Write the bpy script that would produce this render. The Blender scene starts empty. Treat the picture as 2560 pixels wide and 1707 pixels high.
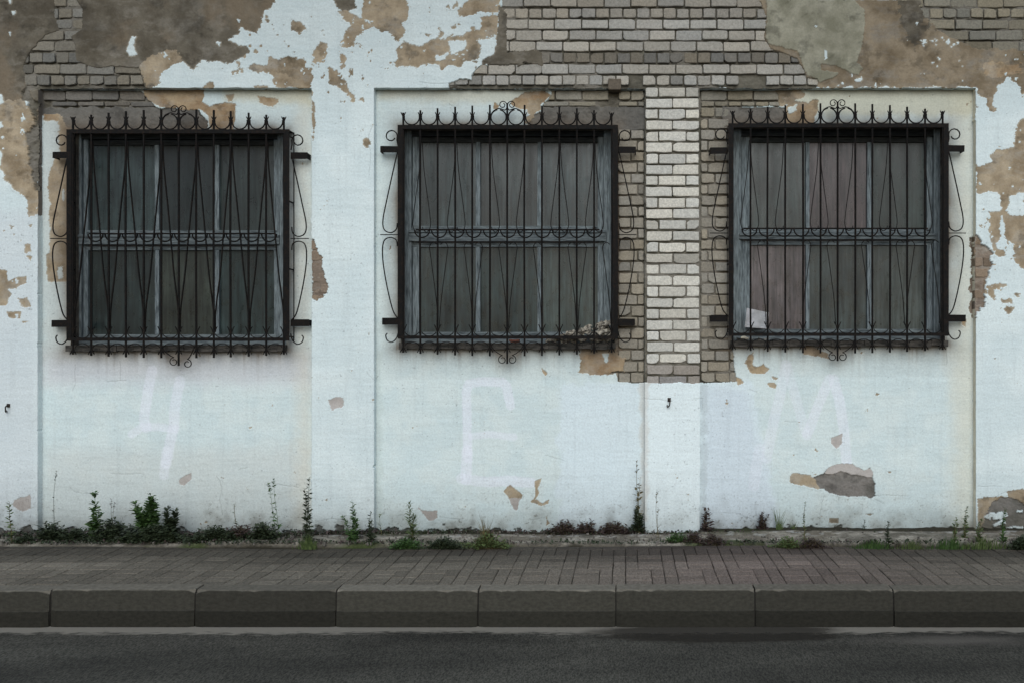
import bpy, math, random
import numpy as np
from math import sin, cos, pi, radians

# ------------------------------------------------------------------ scene, camera, light
S = bpy.context.scene
COL = S.collection
DW = 7.5            # camera to pilaster face (m)
FPX = 2000.0        # focal length in photo pixels
VX, VY = 1564.0, 860.0   # vanishing point in the photo (lens shift)
CZ = 1.78
cam = bpy.data.cameras.new("camera"); camo = bpy.data.objects.new("camera", cam); COL.objects.link(camo)
camo.location = (0, -DW, CZ); camo.rotation_euler = (radians(90), 0, 0)
cam.sensor_width = 36; cam.lens = FPX / 2560 * 36
cam.shift_x = -(VX - 1280) / 2560; cam.shift_y = (VY - 853.5) / 2560
cam.clip_end = 2000; cam.clip_start = 0.05
S.camera = camo
S.view_settings.view_transform = 'Standard'; S.view_settings.look = 'None'
S.view_settings.gamma = 1; S.view_settings.exposure = 0.30
W = bpy.data.worlds.new("World"); S.world = W; W.use_nodes = True
nt = W.node_tree; bg = nt.nodes['Background']
sky = nt.nodes.new('ShaderNodeTexSky'); sky.sky_type = 'NISHITA'; sky.sun_disc = False
SUN_EL, SUN_AZ = radians(36), radians(176)
sky.sun_elevation = SUN_EL; sky.sun_rotation = SUN_AZ
sky.air_density = 1.0; sky.dust_density = 2.0; sky.ozone_density = 1.0
nt.links.new(sky.outputs[0], bg.inputs[0]); bg.inputs[1].default_value = 0.085
sl = bpy.data.lights.new("sun", 'SUN'); sl.energy = 1.2; sl.angle = radians(50); sl.color = (.84, .95, 1)
so = bpy.data.objects.new("sun", sl); COL.objects.link(so)
# sky sun_rotation r: direction (sin r, cos r); lamp shines from there
dx, dy, dz = sin(SUN_AZ) * cos(SUN_EL), cos(SUN_AZ) * cos(SUN_EL), sin(SUN_EL)
from mathutils import Vector
so.rotation_euler = Vector((dx, dy, dz)).to_track_quat('Z', 'Y').to_euler()

# ------------------------------------------------------------------ helpers
def tag(o, label=None, cat=None, group=None, kind=None):
    if label: o['label'] = label
    if cat: o['category'] = cat
    if group: o['group'] = group
    if kind: o['kind'] = kind
    return o
def empty(name, loc=(0, 0, 0), label=None, cat=None, group=None):
    o = bpy.data.objects.new(name, None); COL.objects.link(o); o.location = loc; o.empty_display_size = .1
    return tag(o, label, cat, group)
class MB:
    def __init__(s): s.v = []; s.f = []; s.c = []
    def add(s, vs, fs, c=None):
        b = len(s.v); s.v += [tuple(p) for p in vs]; s.f += [tuple(b + i for i in f) for f in fs]
        s.c += [c or (1, 1, 1)] * len(vs)
    def box(s, x0, x1, y0, y1, z0, z1, c=None, j=0, rnd=random):
        vs = [(x, y, z) for x in (x0, x1) for y in (y0, y1) for z in (z0, z1)]
        if j: vs = [tuple(k + rnd.uniform(-j, j) for k in p) for p in vs]
        s.add(vs, [(0, 1, 3, 2), (4, 6, 7, 5), (0, 4, 5, 1), (2, 3, 7, 6), (0, 2, 6, 4), (1, 5, 7, 3)], c)
    def tube(s, pts, r, n=6, c=None, closed=False):
        P = [Vector(p) for p in pts]; m = len(P)
        if m < 2: return
        rr = r if isinstance(r, (list, tuple)) else [r] * m
        rings = []; up = Vector((0, 1, 0))
        for i in range(m):
            if closed: t = P[(i + 1) % m] - P[i - 1]
            else: t = P[min(i + 1, m - 1)] - P[max(i - 1, 0)]
            if t.length < 1e-9: t = Vector((0, 0, 1))
            t.normalize()
            a = up - t * up.dot(t)
            if a.length < .05: a = Vector((1, 0, 0)) - t * t.x
            a.normalize(); b = t.cross(a)
            rings.append([P[i] + (a * cos(2 * pi * k / n) + b * sin(2 * pi * k / n)) * rr[i] for k in range(n)])
        vs = [p for q in rings for p in q]; fs = []
        for i in range(m if closed else m - 1):
            i2 = (i + 1) % m
            for k in range(n):
                k2 = (k + 1) % n
                fs.append((i * n + k, i * n + k2, i2 * n + k2, i2 * n + k))
        if not closed:
            fs.append(tuple(range(n - 1, -1, -1))); fs.append(tuple((m - 1) * n + k for k in range(n)))
        s.add(vs, fs, c)
    def build(s, name, mat, parent=None, smooth=False, color=False):
        me = bpy.data.meshes.new(name); me.from_pydata(s.v, [], s.f); me.update()
        if color:
            a = me.color_attributes.new('albedo', 'FLOAT_COLOR', 'POINT')
            arr = np.ones((len(s.v), 4), np.float32); arr[:, :3] = np.array(s.c, np.float32)
            a.data.foreach_set('color', arr.ravel())
        if smooth: me.polygons.foreach_set('use_smooth', [True] * len(me.polygons))
        o = bpy.data.objects.new(name, me); COL.objects.link(o)
        if mat: me.materials.append(mat)
        if parent:
            o.parent = parent
            # geometry is authored in world space: move it into the parent's frame
            L = Vector((0, 0, 0)); p = parent
            while p: L += p.location; p = p.parent
            if L.length: me.transform(__import__('mathutils').Matrix.Translation(-L))
        return o

def mat(name, col=(.5, .5, .5), rough=.9, spec=.3, metal=0, attr=False, n_scale=30, n_amt=.15, bump=.3, bscale=60,
        stretch=(1, 1, 1), col2=None, bdist=.004, thr=(.35, .65)):
    m = bpy.data.materials.new(name); m.use_nodes = True; N = m.node_tree.nodes; Lk = m.node_tree.links
    b = N['Principled BSDF']; b.inputs['Roughness'].default_value = rough; b.inputs['Metallic'].default_value = metal
    b.inputs['Specular IOR Level'].default_value = spec
    g = N.new('ShaderNodeNewGeometry'); mp = N.new('ShaderNodeMapping'); mp.inputs['Scale'].default_value = stretch
    Lk.new(g.outputs['Position'], mp.inputs[0])
    n1 = N.new('ShaderNodeTexNoise'); n1.inputs['Scale'].default_value = n_scale; n1.inputs['Detail'].default_value = 6
    n1.inputs['Roughness'].default_value = .65; Lk.new(mp.outputs[0], n1.inputs[0])
    mr = N.new('ShaderNodeMapRange'); mr.inputs[1].default_value = thr[0]; mr.inputs[2].default_value = thr[1]
    Lk.new(n1.outputs[0], mr.inputs[0])
    mx = N.new('ShaderNodeMix'); mx.data_type = 'RGBA'
    Lk.new(mr.outputs[0], mx.inputs[0])
    if attr:
        at = N.new('ShaderNodeAttribute'); at.attribute_name = 'albedo'
        mx.blend_type = 'MULTIPLY'
        mx.inputs[0].default_value = 1
        m2 = N.new('ShaderNodeMapRange'); m2.inputs[1].default_value = thr[0]; m2.inputs[2].default_value = thr[1]
        m2.inputs[3].default_value = 1 - n_amt; m2.inputs[4].default_value = 1 + n_amt * .6
        Lk.new(n1.outputs[0], m2.inputs[0])
        vm = N.new('ShaderNodeVectorMath'); vm.operation = 'SCALE'
        Lk.new(at.outputs['Color'], vm.inputs[0]); Lk.new(m2.outputs[0], vm.inputs['Scale'])
        Lk.new(vm.outputs[0], b.inputs['Base Color'])
    else:
        c2 = col2 or tuple(k * (1 - n_amt * 2) for k in col)
        mx.inputs[6].default_value = (*c2, 1); mx.inputs[7].default_value = (*col, 1)
        Lk.new(mx.outputs[2], b.inputs['Base Color'])
    if bump:
        n2 = N.new('ShaderNodeTexNoise'); n2.inputs['Scale'].default_value = bscale; n2.inputs['Detail'].default_value = 5
        n2.inputs['Roughness'].default_value = .7; Lk.new(mp.outputs[0], n2.inputs[0])
        bp = N.new('ShaderNodeBump'); bp.inputs['Strength'].default_value = bump; bp.inputs['Distance'].default_value = bdist
        Lk.new(n2.outputs[0], bp.inputs['Height']); Lk.new(bp.outputs[0], b.inputs['Normal'])
    return m

# numpy value noise, px coordinates
_rs = np.random.RandomState(7); TAB = _rs.rand(256, 256).astype(np.float32)
def vnoise(x, y):
    xi = np.floor(x).astype(np.int32); yi = np.floor(y).astype(np.int32)
    fx = (x - xi).astype(np.float32); fy = (y - yi).astype(np.float32)
    fx = fx * fx * (3 - 2 * fx); fy = fy * fy * (3 - 2 * fy)
    a = TAB[yi & 255, xi & 255]; b = TAB[yi & 255, (xi + 1) & 255]
    c = TAB[(yi + 1) & 255, xi & 255]; d = TAB[(yi + 1) & 255, (xi + 1) & 255]
    return (a + (b - a) * fx) * (1 - fy) + (c + (d - c) * fx) * fy
def fbm(x, y, scale, octv=5, seed=0, gain=.55):
    r = 0; a = 1; t = 0; f = 1 / scale
    for o in range(octv):
        r = r + a * vnoise(x * f + seed * 17.3 + o * 5.1, y * f + seed * 9.7 + o * 3.3); t += a; a *= gain; f *= 2.03
    return (r / t - .5) * 2
def sstep(a, b, x):
    t = np.clip((x - a) / (b - a), 0, 1); return t * t * (3 - 2 * t)

# crops of the photograph that were measured (origin in photo pixels)
CR = {'A': (0, 0), 'B': (850, 0), 'C': (1700, 0), 'D': (0, 560), 'E': (850, 560), 'F': (1700, 560),
      'G': (0, 1133), 'H': (850, 1133), 'I': (1700, 1133)}
KC = 860 / 2352
def cv(c, pts):
    if c == 'S': return [(float(x), float(y)) for x, y in pts]
    ox, oy = CR[c]; return [(ox + x * KC, oy + y * KC) for x, y in pts]
def wx(px, Y=0.0): return (px - VX) * (DW + Y) / FPX
def wz(py, Y=0.0): return CZ + (VY - py) * (DW + Y) / FPX

# ------------------------------------------------------------------ the wall: one relief grid
REC = 0.065                                  # depth of the bays behind the pilasters
BAYS = [(94, 779), (935, 1612), (1750, 2440)]  # front plane px
SOFF = 221
step = 1.6
us = []; tc = []
def addcol(u, t): us.append(u); tc.append(t)
marks = sorted([(a, 'in') for a, b in BAYS] + [(b, 'out') for a, b in BAYS])
for u in np.linspace(-1500, -20, 60): addcol(u, 0)
cur = -18.0; st = 0
for e, k in marks + [(2580, None)]:
    n = int((e - cur) / step)
    for u in np.linspace(cur, e, n, endpoint=False): addcol(u, st)
    if k:
        tt = np.linspace(0, 1, 9) if k == 'in' else np.linspace(1, 0, 9)
        for t in tt: addcol(e, t)
        st = 1 if k == 'in' else 0
    cur = e + step
for u in np.linspace(2582, 3900, 50): addcol(u, 0)
vs_ = []; tr = []
for v in np.linspace(-1500, -16, 40): vs_.append(v); tr.append(0)
for v in np.linspace(-14, SOFF, int((SOFF + 14) / step), endpoint=False): vs_.append(v); tr.append(0)
for t in np.linspace(0, 1, 9): vs_.append(SOFF); tr.append(t)
for v in np.linspace(SOFF + step, 1350, int((1350 - SOFF) / step)): vs_.append(v); tr.append(1)
us = np.array(us, np.float32); tc = np.array(tc, np.float32); vs_ = np.array(vs_, np.float32); tr = np.array(tr, np.float32)
U, V = np.meshgrid(us, vs_); T = np.minimum(tc[None, :], tr[:, None])
DEP = (T * REC).astype(np.float32)
PX = VX + (U - VX) * DW / (DW + DEP); PY = VY + (V - VY) * DW / (DW + DEP)
LAB = np.zeros(U.shape, np.int8)
N1 = fbm(PX, PY, 26, 5, 1, .6); N2 = fbm(PX, PY, 90, 5, 2); N3 = fbm(PX, PY * 1.4, 9, 3, 3, .7); N6 = fbm(PX * .7, PY * 1.3, 15, 4, 6, .65); N4 = fbm(PX, PY, 300, 4, 4)
def sdf(poly, X, Y):
    d2 = np.full(X.shape, 1e12, np.float32); ins = np.zeros(X.shape, bool); n = len(poly)
    for i in range(n):
        x0, y0 = poly[i]; x1, y1 = poly[(i + 1) % n]; ex, ey = x1 - x0, y1 - y0
        L2 = ex * ex + ey * ey
        if L2 < 1e-9: continue
        t = np.clip(((X - x0) * ex + (Y - y0) * ey) / L2, 0, 1)
        d2 = np.minimum(d2, (X - x0 - t * ex) ** 2 + (Y - y0 - t * ey) ** 2)
        if y0 != y1:
            c = ((y0 > Y) != (y1 > Y)) & (X < (x1 - x0) * (Y - y0) / (y1 - y0) + x0); ins ^= c
    d = np.sqrt(d2); return np.where(ins, d, -d)
def block(poly, pad):
    xs = [p[0] for p in poly]; ys = [p[1] for p in poly]
    # generous: bay pixels shift by up to 1.2 percent
    j0 = max(np.searchsorted(us, min(xs) - pad - 16), 0); j1 = np.searchsorted(us, max(xs) + pad + 16)
    i0 = max(np.searchsorted(vs_, min(ys) - pad - 10), 0); i1 = np.searchsorted(vs_, max(ys) + pad + 10)
    return slice(i0, i1), slice(j0, j1)
# zone: 'f' only front plane, 'b' only bays, None both
def patch(lab, c, pts, amp=7, zone=None, over=None):
    poly = cv(c, pts); sl_ = block(poly, amp + 3)
    d = sdf(poly, PX[sl_], PY[sl_]); m = d + amp * (N1[sl_] * 1.2 + N3[sl_] * .5) + min(amp, 4.5) * (1.9 if amp >= 4 else 1.2) * N6[sl_] > 0
    if zone == 'f': m &= T[sl_] < .5
    if zone == 'b': m &= T[sl_] > .99
    if over is not None: m &= np.isin(LAB[sl_], over)
    LAB[sl_][m] = lab
def line_mask(c, pts, w, soft=1.0, amp=0):
    poly = cv(c, pts); xs = [p[0] for p in poly]; ys = [p[1] for p in poly]
    sl_ = block(poly, w + 6); X = PX[sl_]; Y = PY[sl_]; d2 = np.full(X.shape, 1e12, np.float32)
    for i in range(len(poly) - 1):
        x0, y0 = poly[i]; x1, y1 = poly[i + 1]; ex, ey = x1 - x0, y1 - y0
        t = np.clip(((X - x0) * ex + (Y - y0) * ey) / (ex * ex + ey * ey + 1e-6), 0, 1)
        d2 = np.minimum(d2, (X - x0 - t * ex) ** 2 + (Y - y0 - t * ey) ** 2)
    d = np.sqrt(d2) + amp * N3[sl_]
    return sl_, 1 - sstep(w / 2 - soft, w / 2 + soft, d)
WHITE, TAN, GREY, BRICK, ORNG, LINT, OLDP, PRIM, DAMG, CONC = 0, 1, 2, 3, 4, 5, 6, 7, 8, 9

# --- beam and left pilaster
patch(GREY, 'A', [(-60, -3000), (1900, -3000), (1900, 0), (1800, 80), (1800, 100), (1760, 240), (1650, 195), (1640, 250), (1570, 275), (1690, 330), (1700, 360), (1560, 450), (1380, 415), (1320, 490), (1250, 430), (1120, 475), (1090, 540), (1090, 600), (980, 612), (300, 612), (262, 1440), (200, 1480), (180, 1400), (150, 1330), (110, 1300), (40, 1240), (0, 1160), (-3500, 1100), (-3500, -3000)], 6, 'f')
patch(TAN, 'A', [(-3500, 690), (200, 690), (262, 800), (262, 1440), (200, 1480), (180, 1400), (150, 1330), (110, 1300), (40, 1240), (0, 1160), (-3500, 1100)], 6, 'f')
patch(TAN, 'A', [(1000, 380), (1200, 330), (1250, 440), (1120, 475), (1090, 540), (1090, 604), (990, 604), (950, 470)], 9, 'f', [GREY])
for p in [[(870, 330), (900, 250), (930, 252), (912, 315), (945, 380), (885, 388), (865, 350)], [(1480, 290), (1510, 290), (1500, 315)], [(1615, 130), (1645, 135), (1630, 165)],
          [(-20, 640), (18, 640), (25, 705), (-20, 715)], [(145, 770), (155, 770), (168, 820), (160, 820)], [(-20, 830), (15, 835), (20, 870), (-20, 890)],
          [(-20, 1010), (15, 1050), (5, 1140), (-20, 1140)], [(75, 80), (105, 75), (100, 105), (85, 110)], [(60, 220), (72, 225), (68, 250)], [(55, 0), (80, 0), (70, 30)]]:
    patch(WHITE, 'A', p, 2.5, 'f')
for p in [[(1990, 125), (2060, 150), (2080, 200), (2050, 230), (1985, 220), (1980, 160)], [(2190, 290), (2235, 300), (2215, 430), (2135, 430), (2160, 330)],
          [(1710, 470), (1740, 440), (1820, 440), (1850, 395), (1930, 400), (1960, 370), (2020, 400), (2090, 420), (2080, 460), (2130, 470), (2145, 520), (2130, 606), (1880, 606), (1860, 520), (1840, 490), (1760, 510)],
          [(1575, 490), (1660, 470), (1665, 495), (1590, 515)], [(2250, 480), (2300, 470), (2320, 540), (2360, 560), (2380, 640), (2300, 590), (2240, 585)],
          [(1390, 606), (1430, 560), (1465, 565), (1460, 610)], [(1220, 565), (1255, 575), (1240, 600)], [(1740, 590), (1830, 590), (1830, 606), (1740, 606)], [(1815, 140), (1840, 140), (1835, 175)],
          [(2125, 600), (2140, 600), (2140, 660), (2125, 660)], [(2135, 690), (2152, 700), (2158, 860), (2140, 980), (2134, 860)]]:
    patch(TAN, 'A', p, 4, 'f')
patch(GREY, 'A', [(2270, 0), (2420, -40), (2440, 60), (2352, 85), (2300, 45)], 4, 'f')
for p in [[(160, -40), (440, -40), (480, 60), (460, 150), (430, 160), (440, 200), (400, 290), (370, 280), (350, 240), (270, 215), (235, 180), (150, 130)],
          [(0, 80), (60, 80), (130, 120), (225, 180), (110, 240), (90, 320), (40, 340), (0, 310), (20, 220), (80, 190), (80, 150), (20, 130)],
          [(390, 330), (440, 290), (540, 320), (640, 270), (760, 260), (850, 250), (900, 190), (950, 200), (970, 130), (1060, 100), (1085, 130), (1085, 200), (1070, 290), (1000, 260), (950, 280), (970, 340), (930, 470), (910, 430), (860, 410), (830, 470), (740, 440), (690, 500), (670, 450), (600, 430), (510, 470), (385, 450)],
          [(820, 60), (900, -30), (1090, -30), (1090, 90), (1000, 90), (940, 90), (920, 120), (820, 110), (800, 80)],
          [(750, 180), (790, 165), (795, 195), (765, 205)], [(580, 230), (620, 240), (610, 260), (580, 265)], [(670, 200), (700, 195), (715, 240), (680, 262)],
          [(0, 365), (30, 380), (45, 450), (5, 470)], [(205, 420), (225, 430), (225, 455)], [(0, 540), (40, 560), (60, 610), (100, 660), (95, 710), (70, 650), (5, 640)],
          [(160, 655), (165, 700), (125, 690)], [(150, 960), (185, 920), (205, 980), (195, 1020), (150, 990)], [(0, 800), (20, 812), (5, 830)]]:
    patch(TAN, 'B', p, 4.5, 'f')
for p in [[(1010, 250), (1062, 250), (1062, 290), (1020, 290)], [(740, 290), (860, 280), (850, 350), (760, 370)], [(660, 380), (740, 370), (720, 420), (660, 410)]]:
    patch(WHITE, 'B', p, 6, 'f')
patch(GREY, 'B', [(1085, 50), (1150, 60), (1160, 360), (1310, 360), (1310, 440), (960, 450), (965, 420), (1050, 370), (1072, 290), (1078, 200)], 3, 'f')
# right of the centre
patch(TAN, 'C', [(500, -3000), (6500, -3000), (6500, 640), (2352, 640), (2340, 640), (2300, 570), (2240, 520), (2160, 610), (2130, 690), (2165, 760), (2110, 760), (2100, 670), (2022, 655), (2022, 604), (500, 604)], 5, 'f')
patch(TAN, 'C', [(2022, 1130), (2050, 1140), (2130, 1100), (2120, 1060), (2200, 1010), (2280, 1000), (2310, 830), (2352, 810), (6500, 800), (6500, 1700), (2352, 1567), (2352, 1320), (2250, 1340), (2240, 1480), (2200, 1480), (2180, 1330), (2110, 1300), (2026, 1330)], 5, 'f')
patch(GREY, 'C', [(1380, -3000), (1640, -3000), (1700, 200), (1600, 330), (1500, 120)], 22, 'f', [TAN])
if 0: patch(GREY, 'C', [(1200, -3000), (6500, -3000), (6500, 300), (2352, 420), (1900, 400), (1750, 300), (1500, 420), (1300, 380), (1260, 100)], 22, 'f', [TAN])
patch(OLDP, 'C', [(560, -500), (1190, -500), (1190, 0), (1265, 80), (1250, 300), (1210, 430), (1255, 470), (1220, 515), (1170, 500), (1075, 455), (960, 430), (970, 480), (1090, 500), (1050, 540), (960, 560), (870, 520), (800, 350), (620, 310), (580, 260), (595, 120)], 3, 'f')
for p in [[(1605, 155), (1635, 150), (1625, 185)], [(990, 345), (1005, 350), (1012, 400), (988, 412)], [(915, 178), (940, 180), (930, 192)], [(1190, 545), (1240, 535), (1248, 552), (1205, 562)], [(2260, 1270), (2285, 1270), (2275, 1288)], [(2220, 505), (2235, 500), (2230, 520)], [(2285, 535), (2310, 530), (2300, 555)], [(1720, 425), (1740, 428), (1725, 436)]]:
    patch(WHITE, 'C', p, 2, 'f')
patch(ORNG, 'C', [(2080, 440), (2180, 430), (2330, 430), (2330, 500), (2200, 520), (2090, 520)], 10, 'f', [TAN])
for p in [[(2115, -80), (2200, -80), (2190, 100), (2150, 180), (2120, 110)], [(2200, -60), (6500, -60), (6500, 330), (2352, 310), (2280, 240), (2290, 150), (2230, 100)], [(2165, 180), (2215, 180), (2215, 220), (2170, 230)],
          [(2100, 420), (2150, 440), (2150, 520), (2090, 470)], [(2180, 408), (2222, 418), (2205, 432)], [(2190, 510), (2262, 512), (2265, 540), (2200, 545)], [(2140, 560), (2200, 575), (2195, 590), (2150, 585)], [(2230, 560), (2280, 575), (2250, 640), (2215, 590)], [(2300, 480), (2315, 490), (2305, 505)]]:
    patch(TAN, 'F', p, 4, 'f')
# left pilaster, lower
for p in [[(0, 310), (50, 320), (55, 400), (90, 370), (190, 350), (185, 410), (120, 430), (90, 480), (60, 500), (40, 560), (-40, 560), (-40, 300)], [(120, 510), (190, 500), (205, 560), (150, 565)], [(45, 600), (140, 605), (140, 650), (55, 640)],
          [(165, 140), (210, 140), (210, 190), (175, 200)], [(60, 8), (95, 20), (80, 42)], [(185, 0), (225, 5), (205, 30)], [(195, 225), (215, 228), (208, 250)], [(85, 70), (105, 68), (95, 80)]]:
    patch(TAN, 'D', p, 3.5, 'f')
for p in [[(60, 450), (110, 440), (90, 500)], [(100, 375), (125, 390), (110, 420)]]: patch(WHITE, 'D', p, 3, 'f')
# brick, front plane
patch(BRICK, 'A', [(330, -3000), (520, -3000), (520, 0), (560, 60), (555, 200), (480, 250), (510, 310), (515, 410), (620, 460), (945, 460), (992, 612), (180, 612), (225, 690), (150, 685), (138, 625), (180, 600), (155, 470), (175, 400), (250, 290), (310, 240), (400, 205), (370, 110)], 2.5, 'f')
patch(BRICK, 'A', [(198, 690), (262, 690), (262, 1300), (235, 1300), (195, 1100), (180, 930), (225, 850)], 4, 'f')
patch(BRICK, 'B', [(1095, -3000), (4200, -3000), (4200, 0)] + [(2325 + x, y) for x, y in [(540, 0), (590, 110), (580, 270), (620, 330), (800, 400), (830, 450), (870, 530), (940, 540), (940, 604)]] + [(745, 612), (750, 575), (820, 540), (900, 550), (900, 520), (960, 440), (1130, 440), (1140, 350), (1140, 90), (1110, 60)], 2.5, 'f')
patch(GREY, 'B', [(1120, 355), (1370, 350), (1380, 440), (1000, 442), (1060, 370)], 5, 'f')
patch(OLDP, 'C', [(590, 40), (640, 40), (640, 320), (600, 300)], 3, 'f')
patch(BRICK, 'C', [(1640, -3000), (6500, -3000), (6500, 340), (2352, 340), (2000, 330), (1930, 280), (1740, 200), (1690, 130), (1650, 60)], 5, 'f')
patch(BRICK, 'S', [(1600, 210), (1765, 210), (1765, 955), (1740, 958), (1700, 955), (1650, 958), (1600, 952)], 1.5, 'f')
# --- bay interiors
patch(BRICK, 'A', [(270, 600), (960, 620), (980, 650), (1080, 745), (1350, 745), (1420, 830), (1420, 920), (450, 920), (400, 800), (270, 790)], 3, 'b')
patch(LINT, 'A', [(285, 735), (1090, 730), (1350, 745), (1420, 830), (1420, 920), (450, 920), (400, 800), (270, 790)], 4, 'b')
patch(ORNG, 'A', [(965, 600), (1400, 600), (1380, 700), (1430, 730), (1540, 700), (1615, 715), (1600, 900), (1440, 900), (1420, 800), (1370, 750), (1090, 740), (1010, 680)], 3, 'b')
patch(ORNG, 'A', [(1760, 660), (1900, 670), (1920, 710), (1860, 730), (1780, 710)], 4, 'b')
patch(TAN, 'A', [(1540, 650), (1600, 650), (1590, 700), (1560, 700)], 3, 'b')
patch(TAN, 'A', [(400, 780), (480, 900), (480, 1700), (350, 1567), (320, 1250), (345, 1130), (400, 1050)], 4, 'b')
patch(ORNG, 'A', [(290, 780), (400, 780), (400, 830), (290, 830)], 3, 'b')
patch(TAN, 'D', [(345, -60), (480, -60), (480, 390), (320, 400), (315, 210), (345, 200)], 3.5, 'b')
patch(WHITE, 'D', [(390, 290), (430, 290), (425, 370), (400, 380)], 2.5, 'b')
patch(WHITE, 'A', [(425, 1290), (440, 1290), (438, 1380), (425, 1380)], 1.5, 'b')
patch(BRICK, 'B', [(1430, 600), (2110, 600), (2110, 2700), (1850, 2700), (1850, 900), (1380, 900), (1380, 720), (1450, 650)], 3, 'b')
patch(LINT, 'B', [(1380, 730), (1900, 727), (2095, 735), (2095, 885), (1880, 900), (1270, 900), (1300, 790), (1370, 760)], 3, 'b')
patch(ORNG, 'B', [(1170, 690), (1270, 630), (1400, 615), (1440, 650), (1380, 720), (1330, 780), (1280, 790), (1300, 740), (1230, 745), (1160, 720)], 3, 'b')
patch(ORNG, 'B', [(1050, 705), (1100, 720), (1080, 760), (1045, 745)], 3, 'b')
patch(TAN, 'B', [(1290, 680), (1400, 660), (1380, 740), (1330, 790), (1280, 850), (1250, 850), (1290, 780)], 4, 'b')
patch(BRICK, 'C', [(100, 600), (700, 600), (680, 725), (345, 735), (345, 2700), (100, 2700)], 3, 'b')
patch(TAN, 'C', [(640, 600), (800, 600), (740, 720), (680, 720), (680, 650)], 4, 'b')
patch(LINT, 'C', [(290, 728), (720, 738), (745, 900), (340, 900), (285, 840)], 3, 'b')
patch(ORNG, 'C', [(730, 690), (940, 690), (950, 760), (900, 880), (725, 880)], 4, 'b')
patch(ORNG, 'C', [(775, 605), (870, 640), (830, 690), (740, 690)], 4, 'b')
patch(WHITE, 'C', [(740, 740), (800, 715), (800, 760), (750, 780)], 3, 'b')
patch(TAN, 'E', [(1640, 830), (1860, 800), (1900, 870), (1945, 930), (1945, 1005), (1880, 1010), (1780, 1045), (1740, 1020), (1620, 1020), (1640, 960)], 4, 'b')
patch(ORNG, 'E', [(1660, 900), (1860, 870), (1945, 930), (1945, 1005), (1880, 1010), (1780, 1045), (1740, 1020), (1680, 1000)], 6, 'b')
patch(WHITE, 'E', [(1790, 890), (1840, 890), (1840, 950), (1810, 960)], 4, 'b')
patch(ORNG, 'E', [(1375, 975), (1415, 1020), (1405, 1035), (1385, 1010)], 1.5, 'b')
# below the brick: whitewash line
patch(WHITE, 'E', [(1900, 1078), (2080, 1088), (2110, 1075), (2110, 1700), (1600, 1700), (1600, 1040), (1780, 1050), (1890, 1015)], 2, 'b', [BRICK, WHITE])
patch(WHITE, 'F', [(100, 1085), (385, 1078), (500, 1300), (100, 1700)], 2, 'b')
patch(ORNG, 'F', [(470, 890), (500, 880), (500, 960), (520, 980), (570, 960), (610, 990), (580, 1030), (530, 1020), (490, 1020), (440, 950)], 3.5, 'b')
patch(TAN, 'F', [(595, 1088), (640, 1085), (662, 1100), (650, 1122), (610, 1110)], 1.5, 'b')
patch(TAN, 'F', [(630, 1040), (665, 1052), (655, 1066), (635, 1055)], 1.5, 'b')
patch(ORNG, 'F', [(385, 1050), (420, 1060), (430, 1085), (395, 1100)], 3, 'b')
patch(BRICK, 'F', [(330, 780), (362, 860), (385, 1075), (330, 1078)], 2, 'b')
patch(TAN, 'F', [(800, 820), (1000, 880), (1010, 912), (850, 890)], 6, 'b')
patch(ORNG, 'F', [(1925, 650), (1960, 655), (1950, 700), (1930, 690)], 2, 'b')
# damage at the pilaster edges
patch(DAMG, 'D', [(2126, 110), (2150, 120), (2180, 210), (2200, 260), (2200, 350), (2240, 420), (2240, 480), (2170, 530), (2126, 510)], 8, 'f')
patch(DAMG, 'F', [(1985, 100), (2030, 70), (2060, 100), (2120, 200), (2140, 260), (2110, 340), (2090, 420), (2090, 560), (2040, 600), (2020, 640), (1985, 600)], 8, None)
# lower chips
patch(PRIM, 'G', [(95, 320), (205, 285), (215, 380), (150, 400), (85, 360)], 3)
patch(PRIM, 'G', [(1225, 180), (1310, 130), (1310, 170), (1260, 220), (1225, 210)], 2)
patch(PRIM, 'F', [(1035, 1460), (1110, 1430), (1110, 1500), (1070, 1530), (1035, 1500)], 2)
patch(PRIM, 'D', [(2240, 1200), (2300, 1175), (2352, 1185), (2352, 1240), (2270, 1270)], 3)
patch(PRIM, 'H', [(495, 330), (560, 390), (665, 385), (670, 440), (600, 460), (560, 400)], 2.5)
patch(TAN, 'H', [(1120, 260), (1160, 210), (1250, 285), (1250, 310), (1160, 310)], 2)
patch(PRIM, 'H', [(1150, 305), (1250, 300), (1225, 330), (1215, 400), (1190, 390)], 2)
patch(TAN, 'H', [(1330, 190), (1375, 170), (1352, 240), (1362, 270), (1340, 310), (1305, 330), (1335, 290)], 1.5)
patch(TAN, 'H', [(1340, 312), (1385, 345), (1430, 310), (1425, 335), (1380, 358), (1305, 330)], 1.5)
patch(TAN, 'H', [(1410, 430), (1435, 480), (1410, 490)], 2)
patch(CONC, 'I', [(750, 155), (775, 130), (880, 145), (900, 165), (980, 135), (1010, 100), (1060, 75), (1160, 72), (1230, 100), (1260, 115), (1300, 90), (1320, 130), (1320, 170), (1335, 210), (1335, 290), (1300, 310), (1260, 290), (1150, 295), (1020, 270), (980, 240), (900, 235), (850, 215), (800, 210), (755, 200)], 2)
patch(PRIM, 'I', [(985, 135), (1010, 100), (1060, 75), (1160, 72), (1230, 100), (1260, 115), (1300, 90), (1320, 130), (1318, 165), (1200, 150), (1100, 120), (1020, 140)], 3)
patch(TAN, 'I', [(750, 155), (775, 130), (880, 145), (920, 165), (950, 235), (900, 235), (850, 215), (755, 200)], 3)
patch(GREY, 'I', [(1020, 440), (1085, 440), (1085, 475), (1015, 475)], 1)
patch(GREY, 'I', [(1265, 412), (1300, 405), (1325, 412), (1300, 425)], 1)
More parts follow.
